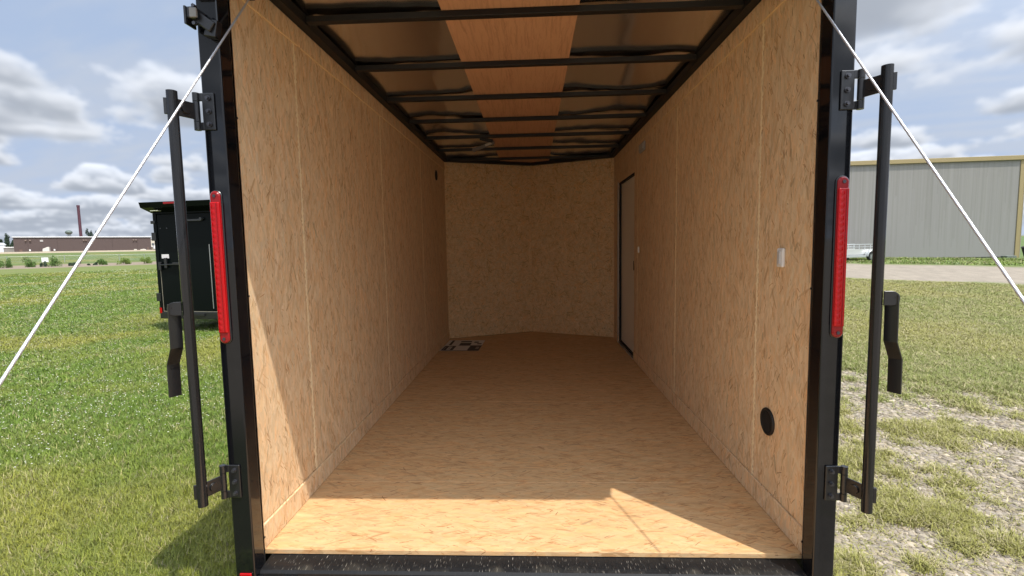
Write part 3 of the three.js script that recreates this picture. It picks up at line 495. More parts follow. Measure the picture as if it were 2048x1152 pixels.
// ------------------------------------------------------------------ closed trailer parked on the lawn
{
  const darkPaint = M([0.003, 0.005, 0.005], 0.28, { specularIntensity: 0.2 });
  const t = thing('parked_trailer', 'closed black cargo trailer parked on the lawn left of the open one', 'trailer', [-7.42, groundY(-7.4, -7.8), -7.72], -0.15);
  const W = 2.0, LEN = 5.2, y0 = 0.35, y1 = 2.5;              // local: rear face in z = 0, left edge at x = 0, body towards -z
  put('body', [rbox(0.0, W, y0, y1, -LEN, -0.03, 0.02, 2)], darkPaint, t);
  put('rear_frame', [rbox(-0.005, 0.075, y0 - 0.03, y1, -0.03, 0.02, 0.006), rbox(W - 0.075, W + 0.005, y0 - 0.03, y1, -0.03, 0.02, 0.006), rbox(0.075, W - 0.075, y1 - 0.14, y1, -0.03, 0.02, 0.006)], darkPaint, t);
  const door = put('ramp_door', rbox(0.085, W - 0.085, y0 + 0.1, y1 - 0.15, -0.03, 0.012, 0.008, 2), darkPaint, t);
  put('door_edge', [rbox(0.078, 0.084, y0 + 0.09, y0 + 1.05, -0.02, 0.016, 0.001), rbox(0.08, W - 0.08, y0 + 0.082, y0 + 0.09, -0.02, 0.016, 0.001)], M([0.55, 0.5, 0.4], 0.4, { metalness: 0.7 }), door);
  put('rear_sill', [rbox(0, W, y0 - 0.06, y0 + 0.075, -0.03, 0.03, 0.01, 2), rbox(0.75, 1.05, y0 - 0.0, y0 + 0.05, 0.03, 0.055, 0.006)], bracketPaint, t);
  const can = put('rear_canopy', extrude([[0, y1 - 0.12], [0.23, y1 - 0.03], [0.26, y1 + 0.07], [0, y1 + 0.1]], W + 0.1, 0.006).rotateY(-Math.PI / 2).translate(W + 0.05, 0, 0), darkPaint, t);
  put('marker_light', rbox(0.52, 0.96, y1 + 0.02, y1 + 0.06, 0.255, 0.272, 0.008, 2), redLensDark, can);
  put('loading_light', rbox(0.16, 0.34, y1 - 0.1, y1 - 0.085, 0.14, 0.22, 0.004), M([0.5, 0.5, 0.35], 0.3), can);
  put('roof', rbox(-0.02, W + 0.02, y1, y1 + 0.06, -LEN, 0.0, 0.015, 2), darkPaint, t);
  put('latch_bar', [bar([0.12, 1.36, 0.05], [0.6, 1.38, 0.05], 0.014), rbox(0.08, 0.14, 1.26, 1.42, 0.02, 0.06, 0.006), rbox(0.22, 0.28, 1.3, 1.5, 0.03, 0.06, 0.004), rbox(0.42, 0.6, 1.36, 1.41, 0.03, 0.07, 0.006)], bracketPaint, door);
  put('warning_label', rbox(0.13, 0.3, 1.49, 1.57, 0.0122, 0.0145, 0.0005), M([0.75, 0.7, 0.68], 0.5), door);
  put('lock_rod', bar([1.25, 0.5, 0.03], [1.25, 1.75, 0.03], 0.008), M([0.5, 0.5, 0.48], 0.35, { metalness: 0.8 }), door);
  put('latch_arm', [rbox(0.72, 1.12, y1 - 0.3, y1 - 0.26, 0.02, 0.05, 0.008), cyl(0.03, 0.05, 1.12, y1 - 0.26, 0.04, 'z', 12)], M([0.05, 0.05, 0.052], 0.3), door);
  for (const y of [0.72, 1.92, 2.2]) put('hinge', [rbox(-0.05, 0.05, y - (y > 2 ? 0.03 : 0.08), y + (y > 2 ? 0.03 : 0.08), 0.0, 0.035, 0.006)], bracketPaint, t);
  for (const x of [0.15, 0.3]) put('rivet', cyl(0.012, 0.008, x, y1 - 0.42, 0.013, 'z', 8), boltMetal, door);
  put('marker_light', rbox(0.0, 0.05, y0 + 0.05, y0 + 0.16, 0.02, 0.035, 0.004), redLens, t);
  for (const x of [0.16, W - 0.16]) for (const z of [-2.3, -3.15]) wheelAt(x, 0.33, z, 0.33, t, tyreRubber, rimMetal);
  put('chassis_frame', [rbox(0.25, W - 0.25, 0.28, y0, -LEN + 0.1, -0.2, 0)], blackMatte, t);
  put('jack', cyl(0.035, 0.36, W / 2, 0.18, -LEN + 0.2, 'y', 10), blackMatte, t);
}

// ------------------------------------------------------------------ warehouse, lane side
{
  const A = new THREE.Vector3(35.9, G, -36.3), dir = new THREE.Vector3(-11.35, 0, -0.9).normalize(), turn = Math.atan2(-dir.z, dir.x) ; // local +x runs left along the front wall
  const t = thing('warehouse', 'long grey ribbed metal warehouse with tan eaves across the gravel lane', 'warehouse', [A.x, G, A.z], turn);
  const LEN = 40, HT = 7.15, D = 24;                          // local: x along the front, +z is outwards or inwards depending on turn
  const ribs = (len, h) => { const pts = []; for (let x = 0; x < len; x += 0.305) pts.push([x, 0], [x + 0.19, 0], [x + 0.215, 0.035], [x + 0.28, 0.035]); pts.push([len, 0]); const back = [[len, -0.05], [0, -0.05]]; return extrude([...pts, ...back], h).rotateX(-Math.PI / 2); };
  const grey = M([0.29, 0.278, 0.268], 0.6), tan = M([0.34, 0.265, 0.13], 0.5);
  const texStreak = canvasTex(512, 256, (g, w, h) => { g.fillStyle = 'rgb(250,250,248)'; g.fillRect(0, 0, w, h); const r = rng(91); for (let i = 0; i < 900; i++) { const v = 205 + r() * 50; g.globalAlpha = 0.18; g.fillStyle = `rgb(${v},${v},${v - 6})`; g.fillRect(r() * w, 0, 1 + r() * 4, h * (0.3 + 0.7 * r())); } });
  grey.map = texStreak;
  const outZ = -1;                                            // the front faces local -z here
  const wall = ribs(LEN, HT); wall.scale(1, 1, 1); const uvw = planar(wall, 12);
  put('wall', uvw.rotateY(Math.PI).translate(LEN, 0, 0), grey, t);
  put('wall', planar(ribs(D, HT), 12).rotateY(Math.PI / 2).translate(0, 0, D), M([0.62, 0.53, 0.34], 0.45), t);
  put('eaves', [rbox(-0.15, LEN, HT - 0.02, HT + 0.3, -0.2, 0.3, 0.02)], tan, t);
  put('eaves', [rbox(-0.2, -0.06, HT - 0.02, HT + 0.3, -0.2, D, 0.02)], tan, t);
  put('corner_trim', [rbox(-0.09, 0.22, 0, HT - 0.02, -0.1, -0.04, 0.01), rbox(-0.1, -0.04, 0, HT - 0.02, -0.1, 0.3, 0.01)], tan, t);
  put('base_trim', rbox(0.22, LEN, 0, 0.1, -0.07, -0.04, 0.005), M([0.03, 0.03, 0.03], 0.8), t);
  put('roof', extrude([[0, HT + 0.3], [D / 2, HT + 1.4], [D, HT + 0.3], [D, HT + 0.2], [0, HT + 0.2]], LEN).rotateY(-Math.PI / 2).translate(LEN, 0, 0), M([0.45, 0.45, 0.44], 0.4), t);
}
// utility trailer by the warehouse
{
  const t = thing('utility_trailer', 'small silver utility trailer with open rails beside the grey warehouse', 'utility trailer', [24.35, G, -34.5], 0.32);
  const alu = M([0.66, 0.67, 0.68], 0.38, { metalness: 0.7 }), box = M([0.62, 0.62, 0.6], 0.35, { metalness: 0.45 });
  put('deck', [rbox(-3.4, 0.35, 0.45, 0.53, -1.7, -0.05, 0.01)], alu, t);
  put('side_panel', [rbox(-3.4, 0.35, 0.5, 0.88, -0.06, -0.02, 0.01), rbox(-3.4, 0.35, 0.5, 0.88, -1.72, -1.68, 0.01)], box, t);
  put('rail', [rbox(-3.4, 0.35, 1.18, 1.23, -0.06, -0.01, 0.012), rbox(-3.4, 0.35, 1.02, 1.05, -0.06, -0.01, 0.01), rbox(-3.4, 0.35, 1.18, 1.23, -1.73, -1.68, 0.012), rbox(-3.4, 0.35, 1.02, 1.05, -1.73, -1.68, 0.01)], alu, t);
  for (let k = 0; k < 8; k++) for (const z of [-0.036, -1.705]) put('rail_post', rbox(-3.38 + k * 0.52, -3.34 + k * 0.52, 0.86, 1.2, z - 0.02, z + 0.02, 0.005), alu, t);
  const arc = new THREE.Shape(); arc.absarc(0, 0, 0.46, 0, Math.PI); arc.absarc(0, 0, 0.4, Math.PI, 0, true);
  for (const z of [0.0, -2.0]) put('fender', extrude(arc, 0.26, 0.01, 14).translate(-0.35, 0.36, z), alu, t);
  put('sill_plate', rbox(-3.4, -0.85, 0.3, 0.44, 0.0, 0.16, 0.01), alu, t);
  for (const z of [0.13, -1.87]) { const w = wheelAt(-0.35, 0.34, z, 0.34, t, tyreRubber, rimMetal); w.rotation.y = Math.PI / 2; }
  put('tongue', [bar([-3.4, 0.45, -0.3], [-4.6, 0.45, -0.85], 0.04), bar([-3.4, 0.45, -1.4], [-4.6, 0.45, -0.85], 0.04), cyl(0.04, 0.47, -4.5, 0.235, -0.85)], alu, t);
}
{
  const c = put('concrete_block', rbox(-0.34, 0.34, 0, 0.24, -0.25, 0.25, 0.05, 2), M([0.13, 0.15, 0.13], 0.85)); c.position.set(33.75, G - 0.01, -34.6); tag(c, 'low dark grey block in the weeds at the warehouse corner', 'block');
  const p = put('leaning_post', bar([0, 0, 0], [-0.3, 0.85, 0], 0.16, 10), M([0.03, 0.025, 0.03], 0.8)); p.position.set(35.05, G, -34.6); tag(p, 'short dark post leaning by the warehouse corner at the right edge', 'post');
}

// ------------------------------------------------------------------ factory and what stands round it
const farThing = (name, label, cat, s, w, turn = 0, group) => { const [x, z] = far(s, w); return thing(name, label, cat, [x, groundY(x, z), z], 0.7687 + turn, group); };
// in these groups local x runs right along w, local +z looks back at the camera
{
  const k = 1.42, t = farThing('factory', 'long low brown metal factory on the left horizon', 'factory', 270, 0, 0.01);
  const brown = M([0.085, 0.058, 0.052], 0.6), seam = M([0.05, 0.034, 0.031], 0.6), cap = M([0.62, 0.62, 0.62], 0.45), x0 = -12.3 * k, x1 = 18.05 * k, h = 5.55, dark = M([0.03, 0.028, 0.028], 0.5), pale = M([0.7, 0.7, 0.68], 0.5);
  const seams = [x0, -9.5 * k, -3.53 * k, 2.49 * k, 8.6 * k, 14.59 * k, x1];
  for (let i = 0; i < 6; i++) put('wall_panel', rbox(seams[i] + 0.03, seams[i + 1] - 0.03, -1, h, -20, 0, 0.02), brown, t);
  put('wall_core', rbox(x0 + 0.1, x1 - 0.1, -1, h - 0.1, -19.9, -0.06, 0), seam, t);
  put('roof_edge', [rbox(x0 - 0.3, x1 + 0.3, h, h + 0.4, -20.2, 0.25, 0.05)], cap, t);
  put('roof_fascia', [rbox(x0 - 0.2, x1 + 0.2, h - 0.28, h - 0.003, 0.02, 0.2, 0.02)], dark, t);
  for (const x of [-9.9, -9.01, 2.15, 2.7, 13.72, 14.33]) put('wall_lamp', extrude([[0, 0], [0.5, -0.35], [0.5, -0.5], [0, -0.55]], 0.5).rotateY(-Math.PI / 2).translate(x * k + 0.25, 4.65, 0), M([0.14, 0.1, 0.08], 0.5), t);
  put('wall_vent', rbox(-7.05 * k, -6.4 * k, 3.9, 4.6, 0, 0.15, 0.02), M([0.42, 0.40, 0.38], 0.5), t);
  for (const x of [-9.21, -4.24]) put('utility_box', [rbox(x * k - 0.25, x * k + 0.25, 0.25, 0.9, 0, 0.4, 0.03)], pale, t);
  put('door', rbox(-11.3 * k, -10.7 * k, 0, 0.9, 0, 0.04, 0), M([0.14, 0.09, 0.07], 0.6), t);
  put('door', rbox(17.0 * k, 17.3 * k, 0, 1.2, 0, 0.04, 0), M([0.14, 0.09, 0.07], 0.6), t);
}
{
  const t = farThing('wall_slab', 'pale concrete slab leaning on the brown factory wall', 'slab', 268.5, -9.5);
  put('slab', extrude([[0, 0], [2.0, 0], [1.95, 1.8], [1.5, 1.75], [0.1, 1.05]], 0.3, 0.02).rotateX(-0.12), M([0.55, 0.52, 0.46], 0.8), t);
  put('slab_edge', rbox(2.02, 2.3, 0, 1.75, -0.2, 0.1, 0.02), M([0.3, 0.28, 0.26], 0.8), t);
}
for (const [w, len, lab] of [[19.0, 0.9, 'small heap of pale sacks before the right part of the brown factory'], [21.6, 1.9, 'longer low pile of pale timber before the right part of the brown factory']]) {
  const t = farThing('supply_pile', lab, 'pile', 258, w); const r = rng(Math.round(w * 10));
  for (let i = 0; i < 4; i++) put('bale', rbox(-len / 2 + i * len / 4, -len / 2 + (i + 0.96) * len / 4, -0.1, 0.25 + 0.35 * r(), -0.5, 0.4, 0.06, 2), M([0.6, 0.57, 0.5], 0.8), t);
}
{
  const t = farThing('smokestack', 'tall dark red smokestack rising behind the brown factory', 'smokestack', 327, 2.86);
  const y1 = 24.2 - t.position.y, brick = M([0.075, 0.024, 0.040], 0.75);
  put('shaft', new THREE.CylinderGeometry(0.56, 0.66, y1, 24).translate(0, y1 / 2, 0), brick, t);
  put('crown', [new THREE.CylinderGeometry(0.66, 0.66, 0.9, 24).translate(0, y1 - 0.2, 0), new THREE.CylinderGeometry(0.62, 0.57, 0.5, 24).translate(0, y1 - 0.9, 0)], brick, t);
  put('ladder', rbox(-0.1, 0.1, 0, y1 - 1, 0.6, 0.66, 0), M([0.09, 0.03, 0.04], 0.6), t);
}
{
  const t = farThing('water_tower', 'grey-green water tower left of the smokestack', 'water tower', 454, -2.15);
  const yc = 14.9 - t.position.y, gm = M([0.10, 0.13, 0.115], 0.55);
  put('tank', new THREE.SphereGeometry(2.0, 24, 16).scale(1, 0.72, 1).translate(0, yc, 0), gm, t);
  put('band', new THREE.TorusGeometry(2.0, 0.07, 8, 32).rotateX(Math.PI / 2).translate(0, yc, 0), gm, t);
  put('stem', cyl(0.3, yc - 0.5, 0, (yc - 0.5) / 2, 0), gm, t);
  for (let k = 0; k < 4; k++) { const a = k * Math.PI / 2 + 0.7; put('leg', bar([Math.cos(a) * 1.5, 0, Math.sin(a) * 1.5], [Math.cos(a) * 1.25, yc - 0.6, Math.sin(a) * 1.25], 0.1), gm, t); }
}
function leafCloud(seed, blobs, n, size) {                    // many small leaf faces through the volume of a few lumps
  const r = rng(seed), pos = [], v = new THREE.Vector3(), a = new THREE.Vector3(), b = new THREE.Vector3(), c = new THREE.Vector3(), tot = blobs.reduce((s, q) => s + q[3] * q[4], 0);
  for (const [x, y, z, rx, ry] of blobs) for (let i = 0, m = Math.round(n * rx * ry / tot); i < m; i++) {
    do v.set(r() * 2 - 1, r() * 2 - 1, r() * 2 - 1); while (v.lengthSq() > 1);
    v.setLength(Math.pow(v.length(), 0.55) * (0.8 + 0.35 * r())); const px = x + v.x * rx, py = y + v.y * ry, pz = z + v.z * rx, s = size * (0.5 + r());
    a.set(r() - 0.5, r() - 0.5, r() - 0.5).normalize(); b.set(r() - 0.5, r() - 0.5, r() - 0.5).cross(a).normalize(); c.crossVectors(a, b);
    const P = (u, w) => pos.push(px + b.x * u * s + c.x * w * s, py + b.y * u * s + c.y * w * s, pz + b.z * u * s + c.z * w * s);
    P(-0.5, 0); P(0, -0.3); P(0.5, 0); P(-0.5, 0); P(0.5, 0); P(0, 0.3);
  }
  const g = new THREE.BufferGeometry(); g.setAttribute('position', new THREE.Float32BufferAttribute(pos, 3)); g.computeVertexNormals(); g.setAttribute('uv', new THREE.Float32BufferAttribute(new Float32Array(pos.length / 3 * 2), 2)); return g;
}
const leafMat = (c) => M(c, 0.9), bark = M([0.07, 0.05, 0.035], 0.9);
function tree(label, s, w, top, width, seed, color, group, conifer) {
  const t = farThing('tree', label, 'tree', s, w, 0, group), h = top - t.position.y, r = rng(seed), blobs = [];
  for (let i = 0; i < 9; i++) { const f = 0.25 + 0.72 * i / 8, q = conifer ? (1.1 - f) * 1.3 : Math.sin(Math.PI * (0.15 + 0.75 * f)); blobs.push([(r() - 0.5) * width * 0.6 * q, h * f, (r() - 0.5) * width * 0.6 * q, width * 0.34 * q + 0.15, h * 0.13]); }
  put('trunk', new THREE.CylinderGeometry(0.05 * width, 0.09 * width, h * 0.8, 8).translate(0, h * 0.4, 0), bark, t);
  put('crown', leafCloud(seed + 1, blobs, 2600, width * 0.085 + 0.1), leafMat(color), t);
}
tree('dark evergreen behind the factory, tallest and leftmost of the clump right of the smokestack', 380, 6.6, 13.9, 3.4, 201, [0.03, 0.055, 0.04]);
tree('dark evergreen behind the factory, middle one of the clump right of the smokestack', 384, 8.3, 13.0, 2.8, 202, [0.03, 0.05, 0.035]);
tree('small dark evergreen behind the factory, rightmost of the clump right of the smokestack', 378, 9.9, 12.6, 2.6, 203, [0.032, 0.052, 0.035]);
tree('tall dark tree at the left end of the brown factory', 330, -23.3, 9.9, 2.6, 204, [0.03, 0.055, 0.03]);
tree('broad low dark tree at the left edge of the photo beyond the factory', 345, -27.0, 7.6, 5.0, 205, [0.032, 0.06, 0.032]);
tree('round dark tree close to the left corner of the brown factory', 320, -20.6, 7.0, 3.2, 206, [0.034, 0.06, 0.034]);
tree('low dark tree in front of the pale shed left of the factory', 290, -19.6, 4.4, 3.0, 207, [0.035, 0.065, 0.03]);
{
  const t = farThing('shed', 'pale blue-white shed left of the brown factory', 'shed', 300, -23.8);
  put('wall', rbox(-2.2, 1.6, -1, 3.2, -5, 0, 0.02), M([0.66, 0.72, 0.78], 0.5), t);
  put('roof', extrude([[-2.5, 3.2], [1.9, 3.2], [1.2, 4.05], [-1.8, 4.05]], 5.4).translate(0, 0, -5.2), M([0.72, 0.78, 0.82], 0.4), t);
}
{
  const t = farThing('low_shed', 'long low white-roofed shed left of the brown factory', 'shed', 283, -19.6);
  put('wall', rbox(-1.7, 1.9, -1, 1.7, -3, 0, 0.02), M([0.25, 0.24, 0.22], 0.7), t);
  put('roof', rbox(-1.9, 2.1, 1.7, 2.1, -3.2, 0.2, 0.05), M([0.78, 0.78, 0.76], 0.4), t);
}
{
  const t = farThing('annex', 'beige block building at the right end of the brown factory', 'building', 300, 29.6);
  put('wall', rbox(-3.2, 3.4, -1, 5.1, -8, 0, 0.03), M([0.5, 0.45, 0.36], 0.7), t);
  put('roof', rbox(-3.4, 3.6, 5.1, 5.6, -8.2, 0.2, 0.05), M([0.2, 0.2, 0.2], 0.6), t);
  for (const x of [-2.2, -0.4, 1.4]) put('window', rbox(x - 0.5, x + 0.5, 2.2, 3.3, 0.002, 0.05, 0.01), M([0.08, 0.09, 0.1], 0.2), t);
  put('canopy', rbox(-3.0, 2.6, 1.5, 1.85, 0.0, 2.0, 0.05), M([0.7, 0.7, 0.7], 0.4), t);
}
{
  const t = farThing('parked_van', 'white van parked at the right end of the brown factory', 'van', 262, 27.3, 0.2);
  put('body', extrude([[-1.6, 0.3], [1.6, 0.3], [1.65, 0.9], [1.2, 1.05], [0.7, 1.75], [-1.55, 1.8], [-1.62, 0.9]], 1.6, 0.05).translate(0, 0, -1.6), M([0.72, 0.72, 0.72], 0.3, { clearcoat: 0.6 }), t);
  put('window', rbox(-1.1, 0.75, 1.1, 1.6, 0.002, 0.03, 0.01), M([0.03, 0.03, 0.035], 0.1), t);
  for (const x of [-1, 1]) put('wheel', new THREE.TorusGeometry(0.24, 0.1, 8, 18).translate(x, 0.34, -0.02), tyreRubber, t);
}
// fence with a white board
{
  const posts = [-22.5, -15, -7.15, -1.2, 5.1, 8.25, 14.6, 21], t = farThing('wire_fence', 'thin grey wire fence along the grass bank before the factory', 'fence', 98, 0);
  const gal = M([0.42, 0.44, 0.44], 0.4, { metalness: 0.6 }), by = t.position.y;
  posts.forEach((w) => { const [x, z] = far(98, w); put('post', cyl(0.035, 1.12, w, groundY(x, z) - by + 0.5, 0, 'y', 8), gal, t); });
  put('top_rail', bar([-22.5, 0.98, 0], [21, 0.98, 0], 0.022, 6), gal, t);
  for (const y of [0.12, 0.34, 0.56, 0.78]) put('wire', bar([-22.5, y, 0], [21, y, 0], 0.006, 5), gal, t);
  const b = farThing('notice_board', 'blank white board fixed to the wire fence', 'board', 97.8, -3.3);
  put('board', rbox(-0.36, 0.36, 0.13, 0.78, 0.05, 0.075, 0.004), M([0.8, 0.8, 0.8], 0.5), b);
  for (const x of [-0.3, 0.3]) put('tie', rbox(x - 0.02, x + 0.02, 0.0, 0.14, 0.0, 0.05, 0.002), gal, b);
}
// shrubs along the road
{
  const list = [[-6.15, 0.88, 1.35, 'round green shrub by the road, leftmost of the row'], [-4.0, 1.0, 1.3, 'green shrub by the road, left of the white board'], [-2.95, 0.5, 1.0, 'narrow dark shrub by the road under the white board', 1], [-1.95, 1.25, 1.5, 'widest and tallest green shrub of the row, right of the white board'], [-0.5, 0.42, 0.55, 'low dark shrub just left of the trailer cable', 1], [0.03, 0.65, 0.62, 'low dark shrub just right of its low neighbour, left of the trailer cable', 1], [1.25, 0.34, 0.3, 'tiniest dark shrub of the row, right of the cable', 1], [1.83, 0.34, 0.42, 'small dark shrub between the tiniest one and a rounder green shrub', 1], [2.55, 0.85, 0.9, 'round green shrub right of the two small dark ones'], [4.7, 1.25, 1.12, 'wide green shrub second from the parked trailer'], [7.1, 1.15, 1.12, 'yellow-green shrub next to the parked trailer']];
  list.forEach(([w, wid, h, label, dark], i) => {
    const t = farThing('shrub', label, 'shrub', 82, w), r = rng(300 + i), blobs = [];
    for (let k = 0; k < 7; k++) blobs.push([(r() - 0.5) * wid * 0.8, h * (k < 3 ? 0.14 : 0.2 + 0.42 * r()), (r() - 0.5) * wid * 0.7, wid * (0.2 + 0.14 * r()), h * (0.2 + 0.14 * r())]);
    put('stem', [bar([0, -0.05, 0], [0.06, h * 0.6, 0.03], 0.02), bar([0.02, 0, 0], [-0.15 * wid, h * 0.55, 0], 0.015)], bark, t);
    put('foliage', leafCloud(330 + i, blobs, 1500, 0.1), leafMat(dark ? [0.055, 0.085, 0.05] : i > 8 ? [0.15, 0.22, 0.04] : [0.10, 0.18, 0.04]), t);
  });
  const t = farThing('tall_weed', 'thin pale tall weed on the bank left of the white board', 'weed', 93, -4.95);
  put('stalk', [bar([0, 0, 0], [0.05, 1.0, 0], 0.015), bar([0, 0.2, 0], [-0.3, 0.85, 0], 0.012), bar([0, 0.25, 0], [0.32, 0.8, 0], 0.012)], M([0.2, 0.2, 0.1], 0.9), t);
  put('leaves', leafCloud(360, [[0, 0.8, 0, 0.3, 0.3], [-0.25, 0.55, 0, 0.25, 0.3], [0.25, 0.5, 0, 0.25, 0.25]], 260, 0.12), leafMat([0.16, 0.2, 0.08]), t);
}

// ------------------------------------------------------------------ grass, weeds, clover and stones
{
  const r = rng(501);
  const tuft = (n, h, spread, wid, seed) => {
    const q = rng(seed), pos = [];
    for (let i = 0; i < n; i++) {
      const a = q() * 6.283, d = Math.sqrt(q()) * spread, x = Math.cos(a) * d, z = Math.sin(a) * d, b = q() * 6.283, lean = 0.25 + 0.75 * q(), hh = h * (0.5 + 0.6 * q()), w = wid * (0.7 + 0.6 * q()), lx = Math.cos(b) * lean * hh, lz = Math.sin(b) * lean * hh, sx = -Math.sin(b + (q() - 0.5)) * w / 2, sz = Math.cos(b) * w / 2;
      const A = [x - sx, 0, z - sz], B = [x + sx, 0, z + sz], C = [x + lx * 0.35 - sx * 0.8, hh * 0.6, z + lz * 0.35 - sz * 0.8], D = [x + lx * 0.35 + sx * 0.8, hh * 0.6, z + lz * 0.35 + sz * 0.8], E = [x + lx, hh * (1 - 0.25 * lean), z + lz];
      pos.push(...A, ...B, ...C, ...B, ...D, ...C, ...C, ...D, ...E);
    }
    const g = new THREE.BufferGeometry(); g.setAttribute('position', new THREE.Float32BufferAttribute(pos, 3)); g.computeVertexNormals(); return g;
  };
  const white = M([1, 1, 1], 0.6), mtx = new THREE.Matrix4(), quat = new THREE.Quaternion(), up = new THREE.Vector3(0, 1, 0), col = new THREE.Color();
  function scatter(name, label, category, geo, mat, n, pick, color) {
    const list = []; for (let i = 0, tries = 0; i < n && tries < n * 14; tries++) { const p = pick(); if (p) { list.push(p); i++; } }
    const o = new THREE.InstancedMesh(geo, mat, list.length); o.name = numbered(name); o.castShadow = o.receiveShadow = true; o.userData.kind = 'stuff'; tag(o, label, category);
    list.forEach(([x, z, sx, sy, lift = 0], i) => { quat.setFromAxisAngle(up, r() * 6.283); mtx.compose(new THREE.Vector3(x, groundY(x, z) + lift, z), quat, new THREE.Vector3(sx, sy, sx)); o.setMatrixAt(i, mtx); color(x, z, col); o.setColorAt(i, col); });
    scene.add(o); return o;
  }
  const under = (x, z) => x > -1.06 && x < 1.06 && z < 0.1 && z > -5 || (Math.abs(x) < 1.0 && z >= 0 && z < 2.1);
  const polar = (a0, a1, r0, r1, p = 1) => { const d = r0 * Math.pow(r1 / r0, Math.pow(r(), p)), a = (a0 + (a1 - a0) * r()) * Math.PI / 180; return [CX + Math.sin(a) * d, CZ - Math.cos(a) * d, d]; };
  const leftSide = () => { const [x, z, d] = polar(-60, -24, 1.7, 55); if (x > -1.02 || under(x, z)) return null; return [x, z, d]; };
  const rightSide = () => { const [x, z, d] = polar(22, 56, 1.7, 30); if (x < 1.02 || under(x, z)) return null; return [x, z, d]; };
  const grassColor = (x, z, c) => { const n = fbm2(x * 0.45, z * 0.45 + 60, 4), f = r(), y = smooth(0.42, 0.66, n); c.setRGB(lerp(0.118, 0.235, y) * (0.62 + 0.76 * f), lerp(0.195, 0.25, y) * (0.64 + 0.66 * f), lerp(0.017, 0.038, y) * (0.7 + 0.6 * r())); if (r() < 0.09) c.setRGB(0.42 * (0.7 + 0.5 * f), 0.36 * (0.7 + 0.5 * f), 0.17); };
  const tuftA = tuft(13, 0.06, 0.055, 0.0032, 601), tuftB = tuft(10, 0.08, 0.05, 0.0036, 602);
  const sized = ([x, z, d]) => { const k = Math.max(1, Math.pow(d / 4, 0.62)); return [x, z, k * (0.8 + 0.5 * r()), (0.75 + 0.5 * r()) * (1 + 0.1 * Math.min(3, d / 12))]; };
  scatter('lawn_grass', 'mown green lawn grass left of the open trailer', 'grass', tuftA, white, 150000, () => { const p = leftSide(); return p && sized(p); }, grassColor);
  scatter('lawn_grass', 'longer blades standing up in the lawn left of the open trailer', 'grass', tuftB, white, 60000, () => { const p = leftSide(); return p && sized(p); }, grassColor);
  scatter('weedy_grass', 'thin weedy grass among the stones right of the open trailer', 'grass', tuftB, white, 110000, () => { const p = rightSide(); if (!p) return null; const g = gravelMask(p[0], p[1]); if (qOf(p[0], p[1]) > 22 || r() < Math.pow(smooth(0, 0.85, g), 0.6) * 0.97 || r() < 0.4 * smooth(9, 5, p[2])) return null; const q = sized(p); q[3] *= (0.66 - 0.36 * g) * (0.5 + 0.9 * r() * r() + 0.2); return q; }, (x, z, c) => { grassColor(x, z, c); const k = 0.35 + 0.3 * fbm2(x * 0.9, z * 0.9 + 33, 3); c.r = lerp(c.r, 0.30, k); c.g = lerp(c.g, 0.275, k); c.b = lerp(c.b, 0.085, k); if (r() < 0.2) { const f = 0.7 + 0.5 * r(); c.setRGB(0.42 * f, 0.36 * f, 0.2 * f); } });
  const laneGrass = tuft(12, 0.19, 0.3, 0.026, 604);
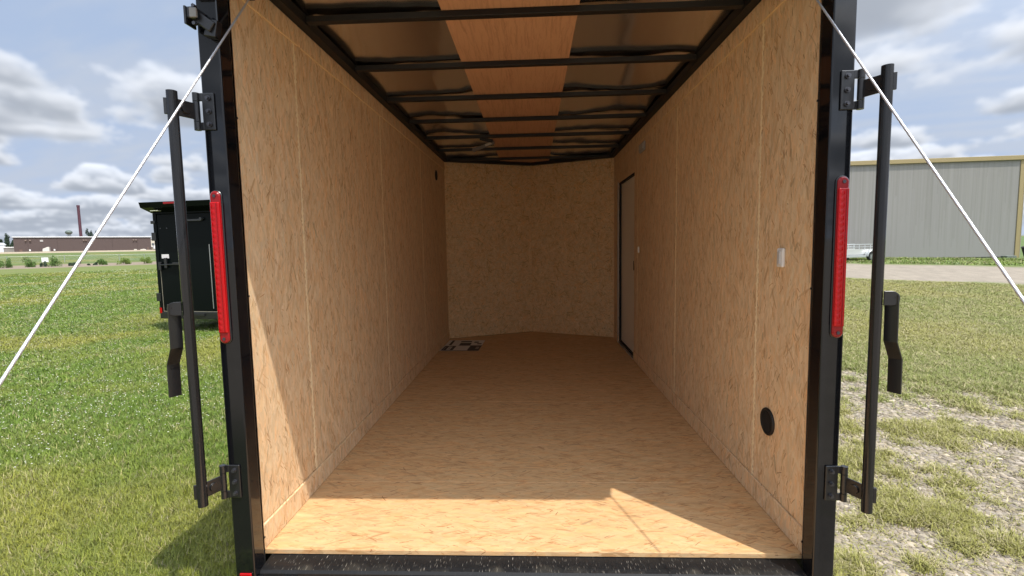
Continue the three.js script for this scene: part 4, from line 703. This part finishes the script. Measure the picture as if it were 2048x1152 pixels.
  scatter('tall_weeds', 'strip of tall green weeds along the warehouse foot', 'weeds', laneGrass, white, 4200, () => { const w = -19 + 23 * r(), q = 36.9 + 7.4 * Math.pow(r(), 0.6), x = 0.765 * q + 0.644 * w, z = -0.644 * q + 0.765 * w; const d = (x - 35.9) * -0.0791 + (z + 36.3) * 0.9969; return d < 0.15 ? null : [x, z, 0.7 + 0.7 * r(), (0.5 + 0.8 * r()) * (q > 42 ? 1.2 : 0.7)]; }, (x, z, c) => { const f = r(); c.setRGB(0.19 * (0.6 + 0.8 * f), 0.26 * (0.6 + 0.8 * f), 0.055); if (r() < 0.2) c.setRGB(0.36, 0.32, 0.16); });
  const flower = new THREE.OctahedronGeometry(0.0065, 0).scale(1, 0.8, 1);
  scatter('clover_flowers', 'small white clover heads dotted through the lawn', 'flowers', flower, white, 9000, () => { const [x, z, d] = polar(-60, -24, 5, 55, 0.7); if (x > -1.1 || r() > smooth(0.4, 0.62, fbm2(x * 0.3 + 70, z * 0.3, 4)) + 0.1) return null; const k = Math.max(1, d / 13); return [x, z, k * (0.7 + 0.6 * r()), k * 0.8, 0.06]; }, (x, z, c) => { const f = 0.8 + 0.2 * r(); c.setRGB(0.66 * f, 0.64 * f, 0.54 * f); });
  const stone = (seed) => { const g = new THREE.IcosahedronGeometry(0.0085, 1), p = g.attributes.position, q = rng(seed), off = [q() * 9, q() * 9, q() * 9]; for (let i = 0; i < p.count; i++) { const x = p.getX(i), y = p.getY(i), z = p.getZ(i), f = 0.65 + 0.7 * noise3(x * 150 + off[0], y * 150 + off[1], z * 150 + off[2]); p.setXYZ(i, x * f * 1.3, y * f * 0.6, z * f); } g.computeVertexNormals(); return g; };
  const stoneColor = (x, z, c) => { const f = 0.5 + 0.7 * r() * r() + 0.25 * r(), w = r(); c.setRGB(0.33 * f, (0.288 - 0.02 * w) * f, (0.235 - 0.055 * w) * f); if (r() < 0.06) c.multiplyScalar(1.6); };
  const stony = () => { const p = rightSide(); if (!p) return null; const [x, z, d] = p; if (d > 26 || qOf(x, z) > 20 || r() > gravelMask(x, z) + 0.03 + 0.22 * smooth(9, 5, d)) return null; const k = Math.max(1, Math.pow(d / 4, 0.6)), s = k * (0.3 + 1.5 * Math.pow(r(), 4)); return [x, z, s, s, 0.001]; };
  for (let k = 0; k < 3; k++) scatter('gravel', ['pale angular gravel stones right of the open trailer', 'grey gravel stones scattered in the weeds on the right', 'buff gravel chips on the ground at the right'][k], 'gravel', stone(701 + k), M([1, 1, 1], 0.85), 42000, stony, stoneColor);
}
renderer.render(scene, camera);
